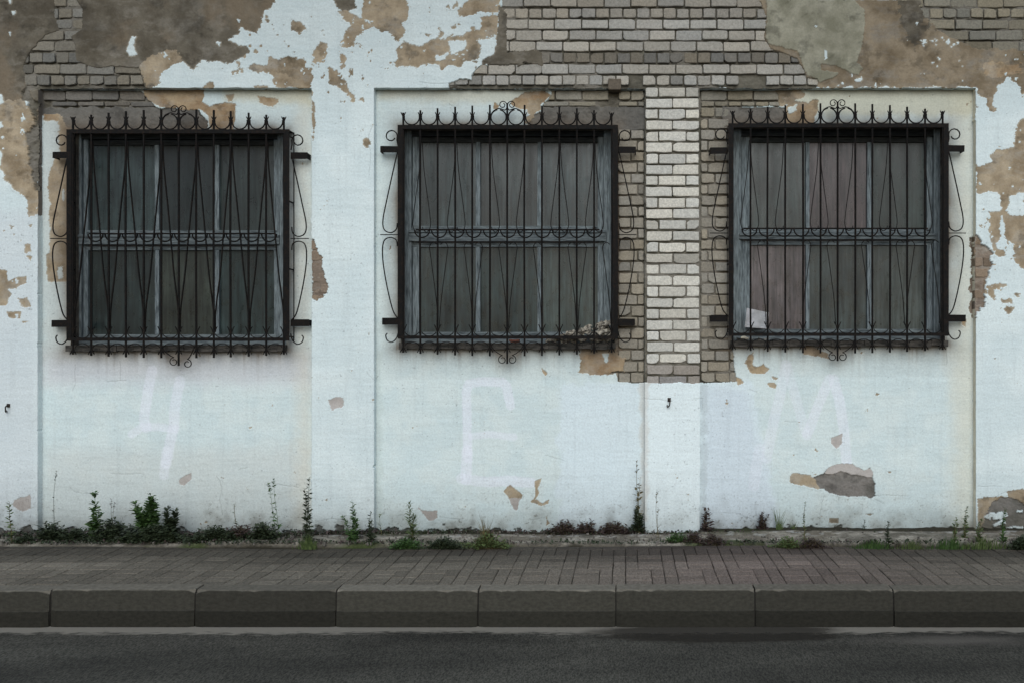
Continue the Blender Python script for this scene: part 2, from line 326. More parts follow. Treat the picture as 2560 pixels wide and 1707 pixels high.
patch(TAN, 'I', [(2036, 310), (2200, 290), (2330, 300), (6349, 330), (6349, 560), (2036, 560)], 5, 'f')
patch(CONC, 'I', [(2120, 380), (2160, 330), (2220, 300), (2300, 310), (2500, 390), (6349, 560), (2060, 560), (2060, 500)], 6, 'f')
patch(TAN, 'I', [(2230, 262), (2350, 255), (2900, 320), (2380, 370), (2320, 320), (2240, 290)], 4, 'f')
for p in [[(2120, 410), (2240, 400), (2260, 430), (2150, 460)], [(2160, 465), (2220, 450), (2230, 480), (2150, 490)], [(2230, 500), (2349, 490), (2349, 530), (2250, 535)], [(2080, 430), (2130, 420), (2120, 450)], [(2270, 400), (2349, 380), (2349, 410)]]:
    patch(WHITE, 'I', p, 4, 'f')

# random small chips in the white
zone = np.zeros(U.shape, np.float32)
for c, pts, k in [('S', [(0, 520), (94, 520), (94, 1000), (0, 1000)], .12), ('S', [(500, 0), (940, 0), (940, 300), (560, 215)], .22), ('S', [(935, 0), (1250, 0), (1230, 160), (935, 215)], .2),
                  ('S', [(779, 215), (935, 215), (935, 420), (779, 420)], .08), ('S', [(2440, 200), (2560, 200), (2560, 760), (2440, 760)], .2), ('S', [(1750, 1100), (2300, 1100), (2300, 1330), (1750, 1330)], .05),
                  ('S', [(1350, 860), (1700, 940), (1700, 1010), (1350, 960)], .06)]:
    poly = cv(c, pts); s_ = block(poly, 20); zone[s_] = np.maximum(zone[s_], k * sstep(-20, 20, sdf(poly, PX[s_], PY[s_])))
C1 = fbm(PX, PY, 14, 4, 11); C2 = fbm(PX, PY, 60, 3, 12)
chip = (C1 + .5 * C2) > (.86 - zone * 1.3)
LAB[chip & (LAB == WHITE) & (PY < 1330)] = TAN
chip2 = (fbm(PX, PY, 12, 3, 15) + .25 * N1 > .58) & (C2 > -.05)
LAB[chip2 & (LAB == TAN) & (T < .5)] = WHITE
inbay = T > .99

# ---- heights (m, towards the street) and albedo
HT = np.zeros(U.shape, np.float32)
hv = {WHITE: 0, TAN: -.0035, GREY: -.005, BRICK: -.036, ORNG: -.005, LINT: -.012, OLDP: .003, PRIM: -.003, DAMG: -.022, CONC: -.014}
for k, h in hv.items(): HT[LAB == k] = h
N5 = fbm(PX, PY, 45, 4, 21)
HT += .0035 * N2 + .0012 * N3
rough_l = np.isin(LAB, [BRICK, DAMG, CONC, LINT]); HT += np.where(rough_l, .006 * N1 + .004 * N3, 0)
fill = sstep(-.05, .55, fbm(PX, PY, 70, 4, 23) + .35 * N6 + .5 * (PX > 2250)) * (LAB == BRICK)
HT += fill * .018
HT += np.where(np.isin(LAB, [GREY, TAN]), .0015 * N1, 0)
def mix(a, b, t): return np.array(a, np.float32) * (1 - t[..., None]) + np.array(b, np.float32) * t[..., None]
t2 = sstep(-.45, .45, N2); t1 = sstep(-.4, .4, N1); t5 = sstep(-.4, .4, N5); t4 = sstep(-.5, .5, N4)
ALB = mix((.705, .80, .81), (.775, .86, .86), t2)
bayc = mix((.68, .785, .79), (.73, .82, .81), t5)
ALB = np.where(inbay[..., None], bayc, ALB)
pal = {TAN: ((.28, .215, .14), (.50, .405, .285)), GREY: ((.12, .102, .075), (.20, .175, .135)), BRICK: ((.085, .077, .06), (.19, .175, .14)), ORNG: ((.30, .20, .115), (.50, .385, .25)),
       LINT: ((.13, .125, .115), (.20, .19, .17)), OLDP: ((.25, .24, .175), (.43, .41, .32)), PRIM: ((.42, .38, .35), (.54, .50, .47)), DAMG: ((.17, .13, .10), (.30, .24, .19)), CONC: ((.13, .125, .11), (.25, .23, .21))}
for k, (a, b) in pal.items():
    m = LAB == k; w = np.clip(.55 * t5 + .45 * t1, 0, 1)
    ALB[m] = (np.array(a, np.float32) * (1 - w[..., None]) + np.array(b, np.float32) * w[..., None])[m]
ALB = ALB * (1 - (fill * .75)[..., None]) + np.array((.23, .21, .18), np.float32) * (fill * .75)[..., None]
wash = sstep(.0, .45, fbm(PX, PY * 1.3, 42, 5, 63, .65)) * .5 + sstep(.12, .4, fbm(PX * .6, PY * 1.6, 16, 4, 64, .7)) * .3
wash = np.clip(wash, 0, .8) * np.isin(LAB, [TAN, ORNG, GREY, DAMG]) * np.where(LAB == GREY, .45, .75)
ALB = ALB * (1 - wash[..., None]) + np.array((.42, .39, .34), np.float32) * wash[..., None]
deep = sstep(.1, .5, fbm(PX * .8, PY, 30, 5, 65, .65)) * np.isin(LAB, [TAN, ORNG, GREY, CONC, LINT, OLDP]) * .38
ALB *= (1 - deep[..., None])
ALB = np.where(((LAB == TAN) & (PX > 1900) & (PY < 240 + 30 * N1))[..., None], ALB * .72, ALB)
bl = (sstep(.05, .45, fbm(PX, PY, 110, 5, 67)) * .7 * (LAB == GREY))[..., None]
ALB = ALB * (1 - bl) + np.array((.25, .195, .135), np.float32) * bl
nb_ = np.zeros(LAB.shape, np.int8); wh = (LAB == WHITE)
for sy in (-2, -1, 0, 1, 2):
    for sx in (-2, -1, 0, 1, 2): nb_ += np.roll(np.roll(wh, sy, 0), sx, 1)
rim = ((nb_ > 2) & (nb_ < 25) & ~wh & np.isin(LAB, [TAN, GREY, ORNG]))
rk = (rim * sstep(-.2, .4, N2 + N3) * .55)[..., None]; ALB = ALB * (1 - rk) + np.array((.50, .45, .36), np.float32) * rk
rim2 = ((nb_ > 2) & (nb_ < 25) & wh); HT += rim2 * .0022 * sstep(-.1, .4, N1)
# tone areas (repainting, old washes, greyer zones, painted corner shade)
def tone(c, pts, col, k, soft=12, only=(WHITE,), amp=6, zone=None):
    poly = cv(c, pts); s_ = block(poly, soft + amp + 5); w = k * sstep(-soft, soft, sdf(poly, PX[s_], PY[s_]) + amp * N1[s_] * 2)
    m = np.isin(LAB[s_], only)
    if zone == 'b': m &= T[s_] > .99
    if zone == 'f': m &= T[s_] < .5
    w = (w * m)[..., None]; ALB[s_] = ALB[s_] * (1 - w) + np.array(col, np.float32) * w
FRESH = (.76, .86, .90)
tone('S', [(1396, 965), (1612, 955), (1752, 955), (1880, 955), (1960, 1330), (1396, 1330)], FRESH, .8, 9, amp=12)
tone('S', [(1612, 955), (1752, 955), (1752, 1335), (1612, 1335)], (.84, .93, .94), .9, 3, amp=.5)
tone('S', [(1756, 970), (1860, 970), (1960, 1330), (1756, 1330)], (.68, .76, .82), .7, 14, zone='b')
tone('S', [(1752, 958), (1768, 958), (1766, 1330), (1752, 1330)], (.52, .58, .60), .6, 5, zone='b')  # corner shade beside the pier put into the wall colour
tone('S', [(935, 880), (955, 880), (955, 1335), (935, 1335)], (.58, .66, .64), .5, 6, zone='b')  # corner shade at the second bay's left edge, painted in
tone('S', [(-400, 530), (94, 530), (94, 1350), (-400, 1350)], (.64, .68, .71), .5, 20)
tone('S', [(106, 880), (779, 880), (779, 960), (106, 960)], (.66, .65, .69), .6, 30, zone='b')
tone('S', [(106, 1120), (779, 1120), (779, 1340), (106, 1340)], (.62, .64, .61), .5, 30, zone='b')
tone('S', [(740, 200), (779, 200), (779, 1340), (740, 1340)], (.72, .68, .57), .5, 30, amp=10, zone='b')
tone('S', [(2380, 220), (2440, 220), (2440, 1340), (2380, 1340)], (.72, .68, .54), .5, 34, amp=10, zone='b')
tone('S', [(950, 222), (1340, 222), (1300, 262), (950, 250)], (.62, .57, .42), .55, 14, zone='b')
tone('S', [(560, 222), (779, 222), (779, 262), (560, 250)], (.64, .59, .42), .6, 14, zone='b')
tone('S', [(1990, 220), (2440, 220), (2440, 290), (1990, 290)], (.66, .63, .47), .7, 14, zone='b')
tone('S', [(106, 220), (340, 220), (340, 900), (106, 900)], (.56, .56, .52), .4, 14, zone='b')
tone('S', [(1600, 955), (1620, 955), (1618, 1300), (1600, 1300)], (.66, .62, .55), .5, 5)
# the painted letters
LET = (.87, .90, .98)
for c, pts, w, k in [('D', [(1040, 1000), (1010, 1150), (985, 1330), (1000, 1390)], 26, .75), ('D', [(1230, 1070), (1195, 1250), (1190, 1380), (1160, 1500), (1135, 1640)], 26, .75), ('D', [(900, 1435), (970, 1385), (1080, 1385), (1200, 1400)], 20, .7),
                     ('G', [(1140, -20), (1128, 60), (1120, 150)], 24, .6),
                     ('E', [(875, 1600), (870, 1400), (865, 1150), (880, 1090), (960, 1075), (1110, 1078), (1140, 1110), (1165, 1240)], 23, .9), ('E', [(900, 1450), (1020, 1435), (1190, 1455)], 17, .8),
                     ('H', [(870, -20), (865, 100), (860, 180)], 27, .85), ('H', [(830, 170), (1000, 195), (1150, 185), (1310, 200)], 26, .85),
                     ('F', [(725, 960), (690, 1150), (640, 1350), (590, 1600)], 26, .55), ('F', [(735, 980), (790, 1180), (860, 1420)], 24, .45), ('F', [(1020, 1060), (940, 1250), (870, 1440)], 25, .7), ('F', [(1050, 1060), (1090, 1200), (1120, 1400), (1140, 1620)], 26, .75), ('I', [(545, -30), (520, 110), (505, 220)], 28, .5)]:
    s_, w_ = line_mask(c, pts, w, 2.2, 1.5); w_ = w_ * k * .82 * (LAB[s_] == WHITE) * (.8 + .25 * N1[s_]); w_ = np.clip(w_, 0, 1)[..., None]
    ALB[s_] = ALB[s_] * (1 - w_) + np.array(LET, np.float32) * w_
# dirt and painted shade: rising damp and moss at the foot, rust runs and a shade halo round the grilles, brown runs under the beam
dz = PY + 14 * N2 + 10 * N1
foot = sstep(1255, 1345, dz)
foot = np.clip(foot + .55 * sstep(1215, 1335, PY + 30 * N1) * sstep(.02, .4, fbm(PX, PY, 55, 4, 61)), 0, 1)
foot *= np.where((PX > 1612) & (PX < 1752), .35, 1.0) * (.45 + .55 * sstep(-.3, .5, N5))
foot = np.clip(foot + .5 * sstep(1120, 1330, PY) * sstep(.50, .62, fbm(PX, PY, 4, 2, 83) + .25 * N5), 0, 1)
dirt = foot * .75
damp = sstep(1150, 1330, dz + 30 * N5) * .24
DIRT = np.array((.13, .12, .09), np.float32)
ALB = ALB * (1 - dirt[..., None]) + DIRT * dirt[..., None]
ALB *= (1 - damp[..., None])
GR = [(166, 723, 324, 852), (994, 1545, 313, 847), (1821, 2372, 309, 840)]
RUST_SHADE = np.array((.16, .12, .085), np.float32)
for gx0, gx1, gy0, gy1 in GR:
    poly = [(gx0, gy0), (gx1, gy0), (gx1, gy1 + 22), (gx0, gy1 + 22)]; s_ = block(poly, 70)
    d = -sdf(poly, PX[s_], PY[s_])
    w = .9 * np.exp(-np.clip(d, 0, 200) / 22.0) * (.8 + .5 * N2[s_]) + .25 * np.exp(-np.clip(d, 0, 200) / 40.0) * sstep(gy1, gy1 + 30, PY[s_])  # soft shade round the grille put into the wall colour
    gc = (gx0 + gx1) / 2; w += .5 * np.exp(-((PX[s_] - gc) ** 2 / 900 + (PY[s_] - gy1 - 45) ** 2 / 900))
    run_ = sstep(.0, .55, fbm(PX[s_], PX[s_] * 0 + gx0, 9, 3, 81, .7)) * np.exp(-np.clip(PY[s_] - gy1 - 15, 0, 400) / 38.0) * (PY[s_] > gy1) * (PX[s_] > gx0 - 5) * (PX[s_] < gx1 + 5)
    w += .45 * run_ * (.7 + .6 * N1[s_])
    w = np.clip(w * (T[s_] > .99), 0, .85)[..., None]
    ALB[s_] = ALB[s_] * (1 - w) + RUST_SHADE * w
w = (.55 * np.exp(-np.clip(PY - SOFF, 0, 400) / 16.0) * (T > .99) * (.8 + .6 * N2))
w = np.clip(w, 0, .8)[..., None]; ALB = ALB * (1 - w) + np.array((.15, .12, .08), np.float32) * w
# streaks
stk = fbm(PX * 6, PY * .35, 60, 4, 31); ALB *= (1 - .05 * sstep(.1, .6, stk))[..., None]
spk = fbm(PX, PY, 5, 2, 33); ALB *= (1 - .35 * sstep(.72, .85, spk + .2 * N4) * (LAB == WHITE))[..., None]
# grime blotches on old plaster
g2 = fbm(PX, PY, 130, 5, 35); ALB *= (1 - .30 * sstep(0, .5, g2) * np.isin(LAB, [GREY, TAN, OLDP]))[..., None]
ALB *= (1 - .22 * sstep(430, 0, PY + 40 * N4))[..., None]      # darker towards the top
# crumbling foot of the plaster and old trowel marks
ft = PY + 24 * N1 + 12 * N6 + 10 * N2 + 3 * N3
fm = sstep(1322, 1328, ft) * ((PX < 1600) | (PX > 1762) | (ft > 1338)); HT -= .022 * fm
ALB = ALB * (1 - .85 * fm[..., None]) + np.array((.04, .036, .028), np.float32) * .85 * fm[..., None]
tw = fbm(PX * .16, PY * 1.5, 14, 4, 71); HT += .0012 * tw * np.isin(LAB, [WHITE, TAN]); ALB *= (1 - .035 * sstep(.15, .5, tw) * (LAB == WHITE))[..., None]
# reveals
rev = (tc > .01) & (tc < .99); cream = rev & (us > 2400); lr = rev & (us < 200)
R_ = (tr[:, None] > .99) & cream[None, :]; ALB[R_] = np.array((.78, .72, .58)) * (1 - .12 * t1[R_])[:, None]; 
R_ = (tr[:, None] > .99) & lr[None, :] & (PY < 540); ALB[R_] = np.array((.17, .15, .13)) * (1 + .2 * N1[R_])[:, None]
# cracks and edges of paint
def crack(c, pts, w=1.3, k=.32, dep=.003):
    rnd = random.Random(len(pts) * 7 + int(pts[0][0])); q = []
    P = cv(c, pts)
    for i in range(len(P) - 1):
        for t in np.linspace(0, 1, 5, endpoint=False):
            q.append((P[i][0] + (P[i + 1][0] - P[i][0]) * t + rnd.uniform(-1.6, 1.6), P[i][1] + (P[i + 1][1] - P[i][1]) * t + rnd.uniform(-1.3, 1.3)))
    q.append(P[-1]); s_, w_ = line_mask('S', q, w, .9)
    HT[s_] -= dep * w_; ALB[s_] *= (1 - k * w_)[..., None]
for c, pts in [('G', [(480, 230), (510, 265), (610, 272)]), ('G', [(760, 135), (850, 140), (980, 138)]), ('G', [(1480, 150), (1520, 230), (1500, 300), (1520, 420)]), ('G', [(1840, 200), (1940, 215), (2040, 230)]), ('G', [(2160, 470), (2240, 445), (2349, 450)]),
               ('G', [(1630, 110), (1690, 95)]), ('H', [(380, 425), (440, 415), (480, 425)]), ('H', [(680, 430), (760, 445), (840, 445)]), ('H', [(1250, 265), (1330, 275)]), ('H', [(1280, 455), (1400, 440)]),
               ('I', [(290, 405), (380, 405), (440, 430), (520, 460)]), ('I', [(1335, 290), (1400, 285), (1470, 285), (1560, 290)]), ('I', [(1330, 310), (1400, 345)]), ('I', [(980, 290), (960, 400), (950, 490)]), ('I', [(2040, 225), (2200, 225)]), ('I', [(2036, 310), (2160, 295), (2220, 262), (2300, 258), (2349, 275)]),
               ('F', [(90, 1195), (155, 1190), (150, 1270)]), ('F', [(1790, 790), (1820, 850), (1822, 960)]), ('F', [(710, 1350), (790, 1352)]), ('F', [(470, 1130), (525, 1148)]), ('E', [(2080, 1190), (2270, 1210)]), ('D', [(730, 1078), (860, 1068)]), ('D', [(500, 1130), (515, 1070), (512, 960)]), ('B', [(540, 565), (660, 575), (745, 570)]),
               ('B', [(215, 870), (195, 960), (210, 1080), (200, 1200)]), ('E', [(180, 1010), (235, 1065)]), ('H', [(1400, 10), (1530, 48)]), ('D', [(820, 940), (820, 1060)])]:
    crack(c, pts)
# edge shadow gap is real relief: deepen just inside peeled edges
X3 = wx(1) * 0 + (U - VX) * DW / FPX; Z3 = CZ + (VY - V) * DW / FPX; Y3 = DEP - HT
# irregular arrises
for e, k in marks:
    f = np.exp(-((us - e) / 2.5) ** 2); nz = fbm(vs_, vs_ * 0 + e, 18, 4, 41)
    chipn = np.clip(nz - .45, 0, 1) * .05 + nz * .0025
    X3 += (f[None, :] * chipn[:, None] * (1 if k == 'out' else -1)) * (tr[:, None] > .5) * (-1 if k == 'in' else -1) * (1 if k == 'out' else -1)
f = np.exp(-((vs_ - SOFF) / 2.5) ** 2); nz = fbm(us, us * 0 + 3, 22, 4, 43); Z3 += f[:, None] * (np.clip(nz, 0, 1) * .012)[None, :] * (tc[None, :] > .5)
# window openings in bay-plane px
OPEN = [(176, 716, 328, 874), (1003, 1537, 319, 869), (1829, 2363, 315, 862)]
OW = [(wx(a, REC), wx(b, REC), wz(d, REC), wz(c, REC)) for a, b, c, d in OPEN]   # x0,x1,z0,z1
nr, nc = U.shape
idx = np.arange(nr * nc).reshape(nr, nc)
q = np.stack([idx[1:, :-1], idx[1:, 1:], idx[:-1, 1:], idx[:-1, :-1]], -1)
xc = (X3[1:, :-1] + X3[1:, 1:]) / 2; zc = (Z3[1:, :-1] + Z3[:-1, :-1]) / 2
keep = np.ones(xc.shape, bool)
for x0, x1, z0, z1 in OW: keep &= ~((xc > x0) & (xc < x1) & (zc > z0) & (zc < z1))
du = (U[:-1, 1:] - U[:-1, :-1]); dvv = V[1:, :-1] - V[:-1, :-1]
deg = ((du < 1e-4) & (np.abs(DEP[1:, 1:] - DEP[1:, :-1]) < 1e-6)) | ((dvv < 1e-4) & (np.abs(DEP[1:, 1:] - DEP[:-1, 1:]) < 1e-6)) | ((du < 1e-4) & (dvv < 1e-4))
keep &= ~deg
q = q[keep]
bld = empty('warehouse_building', (0, 0, 0), 'old warehouse facade of peeling white plaster over grey brick with three barred windows', 'building')
me = bpy.data.meshes.new('wall'); nv = nr * nc; nf = len(q)
me.vertices.add(nv); co = np.stack([X3, Y3, Z3], -1).astype(np.float32).ravel(); me.vertices.foreach_set('co', co)
me.loops.add(nf * 4); me.loops.foreach_set('vertex_index', q.astype(np.int32).ravel())
me.polygons.add(nf); me.polygons.foreach_set('loop_start', np.arange(0, nf * 4, 4, dtype=np.int32))
me.update(calc_edges=True)
ca = me.color_attributes.new('albedo', 'FLOAT_COLOR', 'POINT')
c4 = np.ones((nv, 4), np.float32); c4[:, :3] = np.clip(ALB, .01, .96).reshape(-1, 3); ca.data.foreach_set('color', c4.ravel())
M_wall = mat('plaster', attr=True, n_scale=60, n_amt=.11, bump=.28, bscale=55, rough=.92, spec=.15, bdist=.003)
M_brick = mat('silicate_brick', attr=True, n_scale=60, n_amt=.22, bump=.7, bscale=110, rough=.93, spec=.12, bdist=.004)
me.materials.append(M_wall); wo = bpy.data.objects.new('wall', me); COL.objects.link(wo); wo.parent = bld

def lab_at(px, py, plane):
    u = VX + (px - VX) * (DW + plane) / DW; v = VY + (py - VY) * (DW + plane) / DW
    j = min(max(int(np.searchsorted(us, u)), 0), nc - 1); i = min(max(int(np.searchsorted(vs_, v)), 0), nr - 1)
    if plane > 0 and T[i, j] < .9: return -1
    if plane == 0 and T[i, j] > .1: return -1
    return int(LAB[i, j])

# ------------------------------------------------------------------ bricks (real relief, laid in the exposed areas)
BR = random.Random(3)
def brick(mb, x0, x1, z0, z1, y, tone_, depth=.06, cut=0):
    """rounded, worn brick face; y = face position"""
    w = x1 - x0; h = z1 - z0
    if w < .02 or h < .02: return
    r = min(BR.uniform(.004, .010), w / 3, h / 3); pts = []
    cs = [(x0, z0, pi), (x1, z0, 1.5 * pi), (x1, z1, 0), (x0, z1, .5 * pi)]
    for k, (cx, cz, a0) in enumerate(cs):
        rr = r * BR.uniform(.7, 1.5); ax_, az_ = rr, rr
        if BR.random() < .12: ax_, az_ = min(BR.uniform(.015, .05), w / 2.2), min(BR.uniform(.008, .03), h / 2)
        sx_ = 1 if cx == x0 else -1; sz_ = 1 if cz == z0 else -1
        pa = (cx, cz + sz_ * az_); pc = (cx + sx_ * ax_, cz); kk = BR.uniform(.28, .5); pm = (cx + sx_ * ax_ * kk, cz + sz_ * az_ * kk)
        tri = [pa, pm, pc] if k in (0, 2) else [pc, pm, pa]
        for t in tri: pts.append((t[0] + BR.uniform(-.0015, .0015), t[1] + BR.uniform(-.0015, .0015)))
    # mid edge points for wobble
    out = []
    for k in range(len(pts)):
        out.append(pts[k])
        if k % 3 == 2:
            a, b = pts[k], pts[(k + 1) % len(pts)]
            for t in ((.35, .7) if abs(a[0] - b[0]) > .1 else (.5,)):
                out.append((a[0] + (b[0] - a[0]) * t + BR.uniform(-.003, .003), a[1] + (b[1] - a[1]) * t + BR.uniform(-.0045, .0035)))
    pts = out; n = len(pts); mx_, mz_ = (x0 + x1) / 2, (z0 + z1) / 2
    tx, tz = BR.uniform(-.02, .02), BR.uniform(-.02, .02)
    vs = []; cc = []
    for ring, (ins, dy_) in enumerate([(.006, 0), (.0015, .003), (0, .008), (0, depth)]):
        for (x, z) in pts:
            sx = max(0, 1 - ins / (w / 2)); sz = max(0, 1 - ins / (h / 2))
            X = mx_ + (x - mx_) * sx; Z = mz_ + (z - mz_) * sz
            vs.append((X, y + dy_ + (X - mx_) * tx + (Z - mz_) * tz + BR.uniform(-.0008, .0008), Z))
    fs = [tuple(range(n))]
    for ring in range(3):
        for k in range(n):
            k2 = (k + 1) % n; fs.append((ring * n + k2, ring * n + k, (ring + 1) * n + k, (ring + 1) * n + k2))
    b = len(mb.v); mb.v += vs; mb.f += [tuple(b + i for i in f) for f in fs]
    g = BR.uniform(.84, 1.13); hue = BR.uniform(-.012, .016)
    c0 = tuple(max(.02, t * g + hue * s) for t, s in zip(tone_, (1, .2, -.8)))
    if BR.random() < .05: c0 = tuple(t * .72 for t in c0)
    for ring in range(4):
        for k in range(n): mb.c.append(c0 if ring < 2 else tuple(t * .85 for t in c0))
def lay(mb, rows, xa, xb, plane, tone_, test=True, off=.010, jw=12, var=.004, clipw=None, missing=()):
    """rows: (y_top_px, y_bottom_px, [edges px]) with widths in px"""
    for (yt, yb, edges) in rows:
        for e0, e1 in edges:
            if e1 < xa or e0 > xb: continue
            pc = (e0 + e1) / 2; yc = (yt + yb) / 2
            if any(abs(pc - mx0) < 12 and abs(yc - my0) < 8 for mx0, my0 in missing): continue
            if test:
                hit = sum(lab_at(px, py, plane) in (BRICK, DAMG) for px, py in [(pc, yc), (e0 + 4, yt + 5), (e1 - 4, yt + 5), (e0 + 4, yb - 5), (e1 - 4, yb - 5)])
                if hit < 1: continue
            X0, X1 = wx(e0, plane), wx(e1, plane); Z1, Z0 = wz(yt, plane), wz(yb, plane)
            j = .0045
            X0 += j + BR.uniform(-.002, .003); X1 -= j + BR.uniform(-.002, .003); Z0 += .009 + BR.uniform(-.003, .006); Z1 -= .006 + BR.uniform(-.002, .004)
            if clipw:
                for (a, b, c, d) in OW:
                    if Z0 < d and Z1 > c and X0 < b and X1 > a:
                        if (X0 + X1) / 2 < (a + b) / 2: X1 = min(X1, a - .002)
                        else: X0 = max(X0, b + .002)
            tt = tone_(pc, yc) if callable(tone_) else tone_
            brick(mb, X0, X1, Z0, Z1, plane + off + BR.uniform(-var, var), tt)
def run(x, w, xb, jit=1.5, start=0):
    e = x; out = []
    while e < xb:
        ww = w + BR.uniform(-jit, jit); out.append((e, e + ww)); e += ww
    return out
rows = []; yb = 214.5
types = 'HSHSSSHSSSSSHS'
for k, ty in enumerate(types):
    yt = yb - 27.7 - (1.5 if k in (2,) else 0)
    w = 33.6 if ty == 'H' else 67.0
    rows.append((yt, yb, run(-10 + (k * 23) % 60, w, 2620)))
    yb = yt
def beam_tone(px, py):
    if px < 400: return (.21, .195, .165)
    if px > 2250: return (.235, .215, .17)
    if 129 < py < 159: return (.19, .175, .15)
    if py < 60: return (.31, .285, .245)
    return (.385, .365, .325)
for xa_, xb_ in ((40, 420), (2240, 2620), (1100, 2239)):
    mb = MB(); lay(mb, rows, xa_, xb_, 0, beam_tone, missing=[(1597, 200), (1863, 200), (1890, 200), (1536, 200)])
    if xa_ != 1100: mb.build('exposed_brickwork', M_brick, bld, color=True)
# the dropped header hanging under the beam edge, and its pushed-out neighbours
brick(mb, wx(1521), wx(1553), wz(226), wz(198), -.02, (.16, .14, .12), .10)
mb.build('exposed_brickwork', M_brick, bld, color=True)
# the brick pier
mb = MB(); rows = []; yt = 216.5; k = 0
while yt < 955:
    yb = yt + 27.75
    if k % 2 == 0: ed = [(1613, 1645), (1645, 1714), (1714, 1748)]
    else: ed = [(1613, 1680), (1680, 1748)]
    ed = [(a + BR.uniform(-1.5, 1.5) if a > 1620 else a + BR.uniform(-.6, 1), b) for a, b in ed]
    ed = [(ed[i][0], ed[i + 1][0] if i + 1 < len(ed) else ed[i][1] + BR.uniform(-1, .6)) for i in range(len(ed))]
    sh = (yt - 216) / 740 * 3.0
    ed = [(a + sh, b + sh) for a, b in ed]
    rows.append((yt, yb, ed)); yt = yb; k += 1
pierc = lambda px, py: (.62, .595, .53) if py < 900 else (.36, .33, .30)
lay(mb, rows, 1600, 1770, 0, pierc, test=False, off=.008, var=.003)
mb2 = mb
pier = mb2.build('brick_pier', M_brick, bld, color=True)
# bay brickwork
rows = []
yt = 225.0; k = 0
while yt < 958:
    h = 27.6
    if k == 1: h = 15
    yb = yt + h
    if k % 2 == 0: e = [(1545 + a, 1545 + b) for a, b in [(-70, -34), (-34, 0), (0, 32), (32, 66)]]
    else: e = [(1545 + a, 1545 + b) for a, b in [(-52, 0), (0, 49), (49, 66)]]
    if yt < 262: e = run(300 if k % 2 else 330, 66, 1478) [-4:] + e[1 if k % 2 else 2:]
    e = [(a + BR.uniform(-1, 1), b) for a, b in e]; e = [(e[i][0], e[i + 1][0] if i + 1 < len(e) and abs(e[i + 1][0] - e[i][1]) < 5 else e[i][1]) for i in range(len(e))]
    rows.append((yt, yb, e))
    if k % 2 == 0: e3 = [(1750, 1786), (1786, 1822), (1822, 1856)]
    else: e3 = [(1750, 1768), (1768, 1822), (1822, 1840)]
    if yt < 262: e3 = run(1750, 66 if k == 0 else 34, 1960)
    e3 = [(a + 2, b + 2) for a, b in e3]; rows.append((yt, yb, e3))
    if yt < 300: rows.append((yt, yb, run(96 + 30 * (k % 2), 66, 420)))
    yt = yb; k += 1
def bay_tone(px, py):
    if px < 500: return (.17, .16, .145)
    if py < 300: return (.27, .245, .195)
    return (.32, .29, .24)
for xa_, xb_ in ((90, 600), (1200, 1615), (1745, 2000)):
    mb = MB(); lay(mb, rows, xa_, xb_, REC, bay_tone, off=.010, clipw=True); mb.build('bay_brickwork', M_brick, bld, color=True)
# broken bricks in the two damaged arrises
for (xa, xb, ya, yb_, pl) in [(778, 822, 600, 752, 0), (2440, 2482, 588, 780, 0)]:
    y = ya; k = 0; mb = MB()
    while y < yb_:
        lay(mb, [(y, y + 27, [(xa - 2, xa + 20 + (k % 2) * 12), (xa + 20 + (k % 2) * 12, xb)])], xa - 5, xb + 5, pl, (.26, .20, .15), off=.019, var=.006); y += 27; k += 1
    mb.build('broken_brickwork', M_brick, bld, color=True)

# rear of the building
mb = MB(); xl, xr = wx(-1500) , wx(3900); zt = wz(-1500)
mb.box(xl, xl + .3, .26, 9, -.1, zt); mb.box(xr - .3, xr, .26, 9, -.1, zt); mb.box(xl + .302, xr - .302, 8.7, 9, -.1, zt)
mb.build('rear_wall', mat('rear_plaster', (.3, .29, .26)), bld)
mb = MB(); mb.box(xl - .3, xr + .3, -.35, 9.3, zt + .002, zt + .2); mb.build('roof', mat('roof_sheet', (.12, .12, .12)), bld)
mb = MB(); mb.box(xl, xr, .12, .26, OW[0][3] + .06, zt)           # masonry core behind the plaster, with the openings left free
mb.box(xl, xr, .12, .26, -.1, min(o[2] for o in OW) - .05)
ex = [xl] + [v for o in OW for v in (o[0] - .03, o[1] + .03)] + [xr]
for i in range(0, len(ex), 2): mb.box(ex[i], ex[i + 1], .121, .259, min(o[2] for o in OW) - .048, OW[0][3] + .058)
mb.build('masonry_core', mat('core_brick', (.22, .2, .17)), bld)

